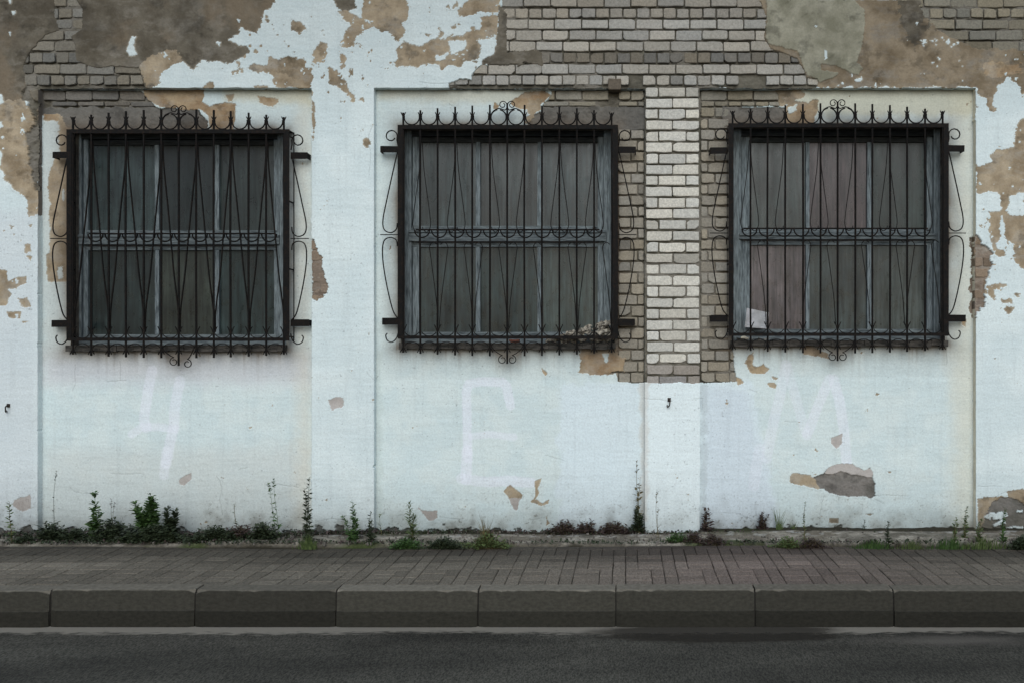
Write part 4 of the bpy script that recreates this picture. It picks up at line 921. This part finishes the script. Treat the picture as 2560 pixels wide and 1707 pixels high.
while x < 7.5:
    y = Y0; x_base = x
    for row in range(4):
        x = x_base + (0, 0, .1, .1)[row] + pv.uniform(-.002, .002)
        rose = math.exp(-((x - 1.0) / 1.3) ** 2)
        c = tuple(a * (1 - rose) + b_ * rose for a, b_ in zip((.165, .146, .118), (.180, .143, .124)))
        if row == 3: c = tuple(v_ * .7 for v_ in c)
        if row % 2 == 0:
            if (k // 1 + row) % 2 == 0:
                paver(x, x + .1, y, y + .2, c); paver(x + .1, x + .2, y, y + .2, c)
            else:
                paver(x, x + .2, y, y + .1, c); paver(x, x + .2, y + .1, y + .2, c)
        else:
            if (k + row) % 2 == 0:
                paver(x, x + .2, y, y + .1, c); paver(x, x + .2, y + .1, y + .2, c)
            else:
                paver(x, x + .1, y, y + .2, c); paver(x + .1, x + .2, y, y + .2, c)
        y += .2
    x = x_base
    paver(x, x + .1, y, y + .2, tuple(v_ * .7 for v_ in c)); paver(x + .1, x + .2, y, y + .2, tuple(v_ * .7 for v_ in c)); y += .2
    paver(x, x + .2, y, y + .1, tuple(v_ * .65 for v_ in c))
    x += .2; k += 1
tag(mb.build('pavement', M_pave, color=True), kind='structure')
# joint sand under the pavers and coarse pavement beyond
mb = MB(); mb.box(-40, 40, YK + .145, 0.3, -.2, -.012 - .012, (.05, .045, .037))
mb.box(-40, -9.003, YK + .153, 0, -.02, 0, (.12, .112, .10)); mb.box(7.503, 40, YK + .153, 0, -.02, 0, (.12, .112, .10))
tag(mb.build('pavement_bed', M_pave, color=True), kind='structure')
# concrete apron along the wall
gx = np.arange(-9, 7.5, .014); gy = np.arange(-.50, .10, .012); GX, GY = np.meshgrid(gx, gy)
na = fbm(GX * 100, GY * 160, 30, 5, 51); nb = fbm(GX * 100, GY * 100, 120, 4, 52); nc_ = fbm(GX * 100, GY * 200, 8, 3, 53)
edge = -.40 + .05 * nb + .025 * na          # street edge
pxx = VX + GX * FPX / DW
edge += np.where(pxx > 1750, .03, 0)
t = sstep(-.03, .02, GY - edge); H = -.02 + t * (.038 + .020 * nb + .014 * na + .006 * nc_)
leftk0 = np.clip((1000 - pxx) / 300, 0, 1)
back = sstep(-.19, -.02, GY + .04 * nb + .03 * na + .12 * leftk0)        # broken, soil-filled gap at the wall
leftk = np.clip((900 - pxx) / 200, 0, 1)
H -= back * (.02 * leftk)
H += np.where(pxx > 1750, .03, 0) * sstep(-.3, 0, GY) 
Ac = mix((.17, .15, .12), (.36, .33, .28), sstep(-.25, .3, na + .5 * nc_))
crm = sstep(.22, .3, fbm(GX * 100, GY * 160, 7, 3, 57)) * sstep(-.25, .05, GY); Ac = Ac * (1 - crm[..., None] * .8) + np.array((.6, .6, .58), np.float32) * crm[..., None] * .8
soil = np.clip(back * (.35 + .65 * leftk) * (.7 + .6 * nb) + (1 - t) * .95 + sstep(.05, .4, na + nb * .6) * .7 + sstep(-.075, -.03, GY + .03 * na) * .9, 0, 1)
Ac = Ac * (1 - soil[..., None]) + np.array((.045, .04, .028), np.float32) * soil[..., None]
moss = np.clip(sstep(.0, .5, fbm(GX * 100, GY * 100, 50, 4, 55)) * (sstep(-.06, -.01, edge + .05 - GY) + back * .5), 0, .8)
Ac = Ac * (1 - moss[..., None]) + np.array((.05, .07, .02), np.float32) * moss[..., None]
mbn = MB(); nr2, nc2 = GX.shape; i2 = np.arange(nr2 * nc2).reshape(nr2, nc2)
q2 = np.stack([i2[:-1, :-1], i2[:-1, 1:], i2[1:, 1:], i2[1:, :-1]], -1).reshape(-1, 4)
mea = bpy.data.meshes.new('apron'); mea.vertices.add(nr2 * nc2); mea.vertices.foreach_set('co', np.stack([GX, GY, H], -1).astype(np.float32).ravel())
mea.loops.add(len(q2) * 4); mea.loops.foreach_set('vertex_index', q2.astype(np.int32).ravel()); mea.polygons.add(len(q2)); mea.polygons.foreach_set('loop_start', np.arange(0, len(q2) * 4, 4, dtype=np.int32)); mea.update(calc_edges=True)
cA = mea.color_attributes.new('albedo', 'FLOAT_COLOR', 'POINT'); c4 = np.ones((nr2 * nc2, 4), np.float32); c4[:, :3] = Ac.reshape(-1, 3); cA.data.foreach_set('color', c4.ravel())
mea.materials.append(mat('apron_concrete', attr=True, n_scale=50, n_amt=.3, bump=.9, bscale=90, rough=.95, spec=.1)); ao = bpy.data.objects.new('concrete_apron', mea); COL.objects.link(ao); tag(ao, kind='structure')

# ------------------------------------------------------------------ plants
def leafmat(n, c, c2): return mat(n, c, n_scale=40, bump=0, col2=c2, rough=.6, spec=.3)
ML = {'green': leafmat('green_leaf', (.07, .13, .035), (.03, .065, .02)), 'bright': leafmat('bright_leaf', (.11, .15, .05), (.055, .085, .03)), 'dark': leafmat('dark_leaf', (.04, .055, .025), (.018, .025, .013)),
      'red': leafmat('reddish_leaf', (.075, .05, .045), (.035, .025, .022)), 'dry': leafmat('dry_stem', (.16, .13, .06), (.08, .07, .035)), 'grey': leafmat('grey_leaf', (.09, .11, .08), (.05, .06, .05))}
def leaf(mb, p, d, L, w, R):
    d = Vector(d).normalized(); s = d.cross(Vector((0, 0, 1)))
    if s.length < .1: s = Vector((1, 0, 0))
    s.normalize(); s = (s + Vector((0, 0, R.uniform(-.6, .6)))).normalized(); p = Vector(p); up = s.cross(d)
    a = p + d * L * .35 + s * w * .5; b = p + d * L * .7 + s * w * .35; t = p + d * L - up * L * .15; c = p + d * L * .7 - s * w * .35; e = p + d * L * .35 - s * w * .5
    mid = p + d * L * .5 + up * w * .15
    mb.add([p, a, b, t, c, e, mid], [(0, 1, 6), (1, 2, 6), (2, 3, 6), (3, 4, 6), (4, 5, 6), (5, 0, 6)])
def ground_z(px, Y):
    return .02
def weed(px, py, hpx, kind, label, col='green', wpx=30, stems=3, leaves=26, lsz=.045, seed=0, leanx=0, Y=None, name='weed', cat='weed', group=None):
    """px, py: foot in the photo; the depth follows from the foot height"""
    R = random.Random(seed * 31 + int(px))
    z0 = .012
    Yf = FPX * (CZ - z0) / (py - VY) - DW
    Yf = max(min(Yf, .03), -.50)
    inb = any(a < px < b for a, b in BAYS)
    Yf = min(Yf, .03 if inb else -.03)
    s = (DW + Yf) / FPX; x = (px - VX) * s; h = hpx * s; w = wpx * s
    o = empty(name, (x, Yf, z0), label, cat, group)
    st = MB(); lf = MB()
    yl = lambda: R.uniform(-.6, .25)
    if kind in ('stalk', 'spire', 'bush', 'feather'):
        for k in range(stems):
            hh = h * (1 if k == 0 else R.uniform(.55, .95)); lx = leanx * s + (R.uniform(-.5, .5) * w if k else 0) ; ly = -R.uniform(0, .06)
            b0 = Vector((x + R.uniform(-.012, .012) + (R.uniform(-.25, .25) * w if k else 0), Yf + R.uniform(-.01, .0), z0 - .02)); n = 9; path = []
            for i in range(n + 1):
                t = i / n; path.append(b0 + Vector((lx * t * t + .006 * sin(t * 7 + k), ly * t * t, (hh + .02) * t)))
            r0 = .0042 if kind in ('bush', 'spire') else .0028
            st.tube(path, [r0 * (1 - .7 * i / n) for i in range(n + 1)], 5)
            for j in range(leaves // max(1, stems) if kind != 'stalk' else leaves // stems):
                if kind == 'stalk': t = R.choice([R.uniform(.85, 1), R.uniform(.1, 1)])
                elif kind == 'spire': t = R.uniform(.05, 1) ** 1.3
                elif kind == 'feather': t = R.uniform(.15, 1)
                else: t = R.uniform(.1, 1)
                i = min(int(t * n), n - 1); p = path[i].lerp(path[i + 1], t * n - i); a = R.uniform(0, 2 * pi)
                el = R.uniform(.1, .9) if kind != 'feather' else R.uniform(.5, .9)
                d = Vector((cos(a), sin(a) * .7 - .15, el)); sz = lsz * R.uniform(.6, 1.3) * (1.15 - .6 * t)
                if kind == 'stalk': sz *= .5
                leaf(lf, p, d, sz, sz * (.5 if kind != 'feather' else .2), R)
    elif kind == 'clump':
        for j in range(leaves):
            bx = x + R.gauss(0, .28) * w; hh = h * R.uniform(.25, 1) * max(.25, 1 - abs(bx - x) / (w * .7)); by = Yf + R.uniform(-.05, .0)
            b0 = Vector((bx, by, z0 - .02)); tip = b0 + Vector((R.uniform(-.4, .4) * h, R.uniform(-.5, .1) * h, hh + .02))
            st.tube([b0, b0.lerp(tip, .5) + Vector((0, 0, .005)), tip], [.002, .0016, .001], 4)
            for q_ in range(5):
                p = b0.lerp(tip, R.uniform(.3, 1)); a = R.uniform(0, 2 * pi); sz = lsz * R.uniform(.5, 1.1)
                leaf(lf, p, (cos(a), sin(a) - .2, R.uniform(.0, .8)), sz, sz * .5, R)
    elif kind == 'grass':
        for j in range(leaves):
            bx = x + R.gauss(0, .3) * w; hh = h * R.uniform(.3, 1) * max(.3, 1 - abs(bx - x) / w); by = Yf + R.uniform(-.03, .01)
            b0 = Vector((bx, by, z0 - .02)); l = R.uniform(-.35, .35) * hh; wv = R.uniform(.002, .0035)
            p1 = b0 + Vector((l * .3, -.01, hh * .6)); p2 = b0 + Vector((l, -.03, hh + .02))
            lf.add([b0 - Vector((wv, 0, 0)), b0 + Vector((wv, 0, 0)), p1 + Vector((wv * .8, 0, 0)), p2, p1 - Vector((wv * .8, 0, 0))], [(0, 1, 2, 4), (4, 2, 3)])
    if st.v: st.build('stem', ML['dry'] if col in ('red', 'dry', 'bright') else ML['dark'] if col == 'dark' else ML['green'], o)
    if lf.v: lf.build('leaves' if kind != 'grass' else 'blades', ML[col], o)
    return o
G_ = lambda x, y: (x * .36612, 1133 + y * .36612)
# px, foot y, height, kind, label, colour, width, stems, leaves, leafsize, lean
PL = [
 (25, 1356, 104, 'spire', 'thin yellow-green spire weed at the far left foot of the wall', 'bright', 14, 1, 40, .035, 0),
 (75, 1352, 30, 'clump', 'small dark weed tuft just left of the first bay, under the pilaster', 'dark', 36, 0, 16, .03, 0),
 (131, 1338, 162, 'stalk', 'tall bare stalk with a seed head at the left corner of the first bay', 'dark', 14, 1, 14, .05, 14),
 (140, 1345, 52, 'clump', 'dark low weed clump at the foot of the tall bare stalk', 'dark', 62, 0, 34, .035, 0),
 (241, 1345, 118, 'bush', 'green leafy weed with one big low leaf, left of the bushiest weed', 'green', 30, 3, 90, .055, 0),
 (284, 1346, 100, 'stalk', 'thin brown dried weed between the two leafy green weeds', 'red', 18, 2, 20, .05, 0),
 (292, 1347, 62, 'clump', 'low dark weed clump between the two leafy green weeds', 'dark', 80, 0, 44, .04, 0),
 (375, 1346, 116, 'bush', 'bushiest bright green weed, under the painted four-like letter', 'green', 74, 7, 300, .058, 0),
 (425, 1347, 84, 'bush', 'dark green bushy weed touching the right side of the bushiest weed', 'dark', 62, 5, 150, .05, 0),
 (398, 1350, 48, 'clump', 'low dark leafy mound spreading in front of the bushiest weed', 'dark', 150, 0, 60, .045, 0),
 (196, 1348, 34, 'clump', 'low dark mound between the tall bare stalk and the leafy weed', 'dark', 70, 0, 30, .04, 0),
 (330, 1346, 40, 'clump', 'broad grey-green leaves spread low left of the bushiest weed', 'grey', 60, 0, 20, .06, 0),
 (592, 1343, 88, 'spire', 'single straight pale grass spike rising from the long dark clump', 'bright', 6, 1, 22, .02, 0),
 (548, 1347, 42, 'clump', 'long dark weed clump under the pale grass spike', 'dark', 120, 0, 50, .035, 0),
 (612, 1343, 44, 'clump', 'brownish weed clump just right of the pale grass spike', 'red', 60, 0, 30, .035, 0),
 (664, 1345, 48, 'clump', 'dark brown weed clump at the foot of the stalk with small round leaves', 'dark', 66, 0, 34, .035, 0),
 (692, 1343, 150, 'stalk', 'tall thin stalk with small round leaves near the right end of the first bay', 'green', 20, 2, 60, .06, -8),
 (770, 1362, 172, 'spire', 'tallest dark twiggy weed standing at the right edge of the first bay', 'dark', 30, 4, 130, .04, 4),
 (772, 1365, 40, 'grass', 'bright green grass tuft at the foot of the tallest twiggy weed', 'bright', 40, 0, 60, .04, 0),
 (884, 1352, 100, 'bush', 'upright green weed at the foot of the pilaster left of the second bay', 'green', 34, 4, 90, .04, -6),
 (926, 1352, 74, 'spire', 'thin green weed at the left corner of the second bay', 'dark', 26, 3, 50, .035, 2),
 (950, 1340, 58, 'stalk', 'short thin stalk with a yellow tip inside the left corner of the second bay', 'bright', 14, 1, 14, .05, 0),
 (1030, 1360, 108, 'feather', 'feathery light green weed near the left end of the second bay', 'bright', 20, 2, 110, .05, -4),
 (1018, 1364, 28, 'clump', 'low green tuft at the foot of the feathery light green weed', 'green', 70, 0, 30, .025, 0),
 (1112, 1366, 30, 'clump', 'brown and green low tuft between the feathery weed and the yellow grass', 'dark', 80, 0, 40, .025, 0),
 (1216, 1362, 96, 'grass', 'tall yellowish grass tuft below the second window', 'dry', 34, 0, 40, .03, 0),
 (1222, 1365, 44, 'clump', 'olive green clump at the foot of the yellowish grass tuft', 'bright', 84, 0, 46, .028, 0),
 (1412, 1330, 36, 'clump', 'dark reddish weed clump, left one of three before the pier', 'red', 66, 0, 40, .03, 0),
 (1465, 1331, 40, 'clump', 'dark reddish weed clump, middle one of three before the pier', 'red', 26, 0, 24, .03, 0),
 (1538, 1330, 34, 'clump', 'dark reddish weed clump, right one of three before the pier', 'red', 76, 0, 44, .03, 0),
 (1598, 1332, 182, 'spire', 'very tall thin dry weed in the corner left of the whitewashed pier', 'dry', 22, 2, 46, .04, -6),
 (1594, 1333, 72, 'bush', 'dense dark weed filling the corner left of the whitewashed pier', 'dark', 40, 5, 130, .04, 0),
 (1641, 1348, 122, 'stalk', 'thin dry stalk in front of the whitewashed pier', 'dry', 12, 2, 22, .05, 0),
 (1690, 1352, 30, 'clump', 'small green weed tuft at the foot of the whitewashed pier', 'green', 50, 0, 22, .025, 0),
 (1763, 1333, 68, 'spire', 'dark red weed in the corner right of the whitewashed pier', 'red', 22, 4, 80, .045, 0),
 (1735, 1352, 34, 'clump', 'reddish weed tuft on the apron at the right edge of the pier', 'red', 40, 0, 28, .028, 0),
 (1780, 1356, 28, 'clump', 'reddish weed tuft on the apron just right of the pier', 'red', 42, 0, 28, .028, 0),
 (1906, 1328, 54, 'bush', 'small dark red bushy weed under the left side of the third window', 'red', 30, 4, 80, .035, 0),
 (1946, 1322, 92, 'grass', 'tall thin green grass tuft left of the big bare plaster patch', 'bright', 16, 0, 20, .03, 0),
 (1982, 1324, 40, 'grass', 'short green grass tuft below the left end of the big bare plaster patch', 'bright', 14, 0, 14, .03, 0),
 (2009, 1352, 104, 'spire', 'slender green spire below the big bare plaster patch', 'bright', 6, 1, 40, .02, 0),
 (2160, 1332, 34, 'spire', 'tiny dark upright weed below the right end of the big bare plaster patch', 'dark', 8, 2, 30, .02, 0),
 (1968, 1366, 30, 'clump', 'green and brown tuft on the apron edge left of the slender green spire', 'bright', 54, 0, 36, .025, 0),
 (2025, 1366, 28, 'clump', 'brown tuft on the apron edge right of the slender green spire', 'red', 60, 0, 36, .025, 0),
 (2180, 1372, 30, 'grass', 'green grass tuft on the apron edge under the third window', 'green', 80, 0, 80, .03, 0),
 (2219, 1368, 66, 'spire', 'dark upright weed rising from the grass under the third window', 'dark', 12, 2, 40, .03, 0),
 (2275, 1372, 24, 'grass', 'thin green grass tuft right of the dark upright weed', 'bright', 60, 0, 50, .03, 0),
 (2383, 1362, 72, 'spire', 'shorter of the two green spires at the right end of the third bay', 'bright', 12, 2, 60, .028, 0),
 (2411, 1345, 84, 'spire', 'taller of the two green spires at the right end of the third bay', 'bright', 10, 2, 70, .028, 0),
 (2370, 1370, 34, 'grass', 'olive grass tuft at the foot of the shorter green spire', 'green', 80, 0, 80, .03, 0),
 (2447, 1352, 58, 'spire', 'green weed against the cream corner right of the third bay', 'bright', 12, 2, 50, .03, 0),
 (2460, 1368, 36, 'grass', 'bright grass tuft on the apron below the cream corner', 'bright', 100, 0, 90, .03, 0),
 (2509, 1352, 88, 'spire', 'green spire in front of the broken grey plaster at the far right', 'green', 12, 2, 60, .028, 0),
 (2548, 1366, 34, 'clump', 'dark weed clump at the far right end of the apron', 'dark', 40, 0, 36, .03, 0)]
for i, (px, py, h, kind, lab, col, w, stn, lv, ls, ln) in enumerate(PL):
    weed(px, py, h, kind, lab, col, w, max(stn, 1), int(lv * (4.5 if kind == 'clump' else 2.3 if kind == 'bush' else 1.7)), ls * 1.35, i, ln, name={'grass': 'grass_tuft', 'spire': 'weed', 'stalk': 'weed_stalk', 'bush': 'leafy_weed', 'feather': 'feathery_weed', 'clump': 'weed_clump'}[kind], cat='grass' if kind == 'grass' else 'weed', group='weeds growing along the foot of the wall')
# big leaf on the second leafy weed is in its own mesh data: moss and litter as ground cover
for nm, mt, cnt, sd, lab in [('moss', 'dark', 6500, 77, 'low dark moss and tiny weeds in the cracks of the concrete apron'), ('creeping_weeds', 'red', 2600, 78, 'reddish creeping weeds scattered over the foot of the wall'), ('short_grass', 'dark', 1500, 79, 'short green growth along the street edge of the concrete apron')]:
    mb = MB(); R = random.Random(sd)
    for k in range(cnt):
        x = R.uniform(-6.2, 4.1); t = R.random(); pxk = VX + x * FPX / DW
        dens = .5 + .5 * sin(x * 3.1 + sd) * sin(x * 1.3 + sd * 2) + (.3 if pxk < 780 else 0)
        wl = .6 if nm == 'moss' else .75 if nm == 'creeping_weeds' else .2
        if R.random() > dens: continue
        y = R.gauss(-.03, .03) if t < wl else R.gauss(-.40, .025)
        if pxk < 780 and t < wl: y = R.gauss(-.10, .07)
        if y > .05: continue
        L = R.uniform(.01, .034) * (1.3 if nm != 'moss' else 1); a = R.uniform(0, 2 * pi); leaf(mb, (x, y, .012 + R.uniform(0, .02)), (cos(a), sin(a), R.uniform(.2, 1.6)), L, L * .5, R)
    tag(mb.build(nm, ML[mt]), lab, 'moss' if nm == 'moss' else 'ground cover', kind='stuff')
mb = MB()
for k in range(900):
    x = R.uniform(-6.2, 4.1); y = R.uniform(-.45, .03); s = R.uniform(.003, .011)
    mb.box(x, x + s * R.uniform(.8, 2), y, y + s, .008, .012 + s * .8 + .012, (1, 1, 1), j=s * .35, rnd=R)
tag(mb.build('grit', mat('grit', (.2, .18, .16), col2=(.07, .065, .055), n_scale=6)), 'loose grit and plaster crumbs on the concrete apron', 'grit', kind='stuff')

# ------------------------------------------------------------------ loose things and ironwork on the wall
YS = REC - .02
# dry leaves lodged at the bottom right of the middle grille
M_dry = mat('crumpled_dry_leaf', (.42, .38, .31), n_scale=30, bump=.5, bscale=60, col2=(.06, .05, .04), thr=(.4, .62))
R = random.Random(8); mb = MB()
def zs(py): return wz(py, YS)
zf = OW[1][2] + .046
for k in range(120):
    px = R.uniform(1370, 1532); hx = (px - 1370) / 162; z = zf + .006 + R.uniform(0, .19) * hx ** .8 + (.0 if px > 1400 else 0)
    x = wx(px, YS); r = R.uniform(.022, .06) * (.6 + .5 * hx); n = 10; ring = []; a0 = R.uniform(0, 6)
    y = YS + R.uniform(-.05, .05)
    tilt = R.uniform(-.9, .9)
    vs = [(x, y, z + r * .3)]
    for j in range(n):
        a = a0 + 2 * pi * j / n; rr = r * R.uniform(.6, 1.15); vs.append((x + rr * cos(a), y + rr * .6 * sin(a) * cos(tilt) + R.uniform(-.012, .012), z + r * .3 + rr * sin(a) * .55 + R.uniform(-.012, .012)))
    mb.add(vs, [(0, j + 1, (j + 1) % n + 1) for j in range(n)])
tag(mb.build('dry_leaves', M_dry), 'heap of crumpled dry leaves lodged at the bottom right of the middle grille', 'leaves')
# brick shard
mb = MB(); brick(mb, wx(1272, YS), wx(1298, YS), zf, zf + .035, YS, (.16, .07, .05), .05); tag(mb.build('brick_shard', M_brick, color=True), 'small red brick shard lying on the sill of the middle window', 'brick')
# paper
def sheet(name, pts, y, m, label, cat, th=.0015, nz=.004):
    mbs = MB(); n = 8; g = []
    (a, b_, c, d) = [Vector((wx(p[0], y), y, wz(p[1], y))) for p in pts]; R_ = random.Random(6)
    for lay_ in (0, th):
        for j in range(n + 1):
            for i in range(n + 1):
                p = a.lerp(b_, i / n).lerp(d.lerp(c, i / n), j / n); g.append((p.x, p.y + lay_ + nz * sin(i * 1.3 + j) + .03 * j / n * 0, p.z))
    fs = []; m1 = (n + 1) ** 2
    for j in range(n):
        for i in range(n):
            k = j * (n + 1) + i; fs.append((k, k + 1, k + n + 2, k + n + 1)); fs.append((m1 + k, m1 + k + n + 1, m1 + k + n + 2, m1 + k + 1))
    mbs.add(g, fs); return tag(mbs.build(name, m), label, cat)
M_paper = mat('paper', (.50, .50, .52), n_scale=12, bump=.2, bscale=20, col2=(.36, .36, .36))
sheet('paper_sheet', [(1867, 770), (1922, 782), (1921, 822), (1862, 818)], YS + .05, M_paper, 'grey-white paper sheet propped behind the bars at the bottom left of the right grille', 'paper')
mb = MB(); R = random.Random(2); cx_, cz_ = wx(1861, YS), OW[2][2] + .062; n1_, n2_ = 10, 7; vs = []; fs = []
for j in range(n2_ + 1):
    for i in range(n1_):
        a = 2 * pi * i / n1_; b_ = -pi / 2 + pi * j / n2_; rr = 1 + R.uniform(-.12, .12)
        vs.append((cx_ + .036 * rr * cos(a) * cos(b_), YS + .03 + .025 * rr * sin(a) * cos(b_), cz_ + .021 * rr * sin(b_)))
for j in range(n2_):
    for i in range(n1_): i2_ = (i + 1) % n1_; fs.append((j * n1_ + i, j * n1_ + i2_, (j + 1) * n1_ + i2_, (j + 1) * n1_ + i))
mb.add(vs, fs); tag(mb.build('crumpled_paper_ball', mat('cream_paper', (.6, .56, .45), n_scale=30, bump=.6)), 'cream crumpled paper ball beside the propped white sheet on the right window sill', 'paper')
mb = MB()
for k in range(30):
    px = R.uniform(1845, 1925); x = wx(px, YS); y = YS + R.uniform(0, .05); z = OW[2][2] + .046; a = R.uniform(0, 6); L = R.uniform(.02, .05); leaf(mb, (x, y, z), (cos(a), sin(a) * .5, R.uniform(0, .7)), L, L * .5, R)
tag(mb.build('leaf_litter', M_dry), 'thin scatter of dry leaf bits around the cream paper ball', 'leaves')
# hooks
M_hook = mat('rusty_hook', (.05, .04, .035), n_scale=60)
def hook(px, py, label, sc=1, Y=-.004):
    x, z = wx(px), wz(py); mbh = MB()
    mbh.tube(smooth_path([(x, .03, z + .01 * sc), (x, -.02, z + .012 * sc), (x + .004, -.045, z), (x, -.04, z - .03 * sc), (x - .012 * sc, -.02, z - .045 * sc), (x - .016 * sc, -.008, z - .03 * sc)], 6), .005 * sc, 6)
    mbh.box(x - .012 * sc, x + .012 * sc, -.010, .02, z - .004, z + .026 * sc)
    return tag(mbh.build('wall_hook', M_hook), label, 'hook', 'iron hooks in the wall')
hook(22, 1016, 'rusty iron hook low on the left pilaster beside a grey stain', 1.1)
hook(1673, 1002, 'rusty iron hook on the whitewashed part of the pier', 1.2)
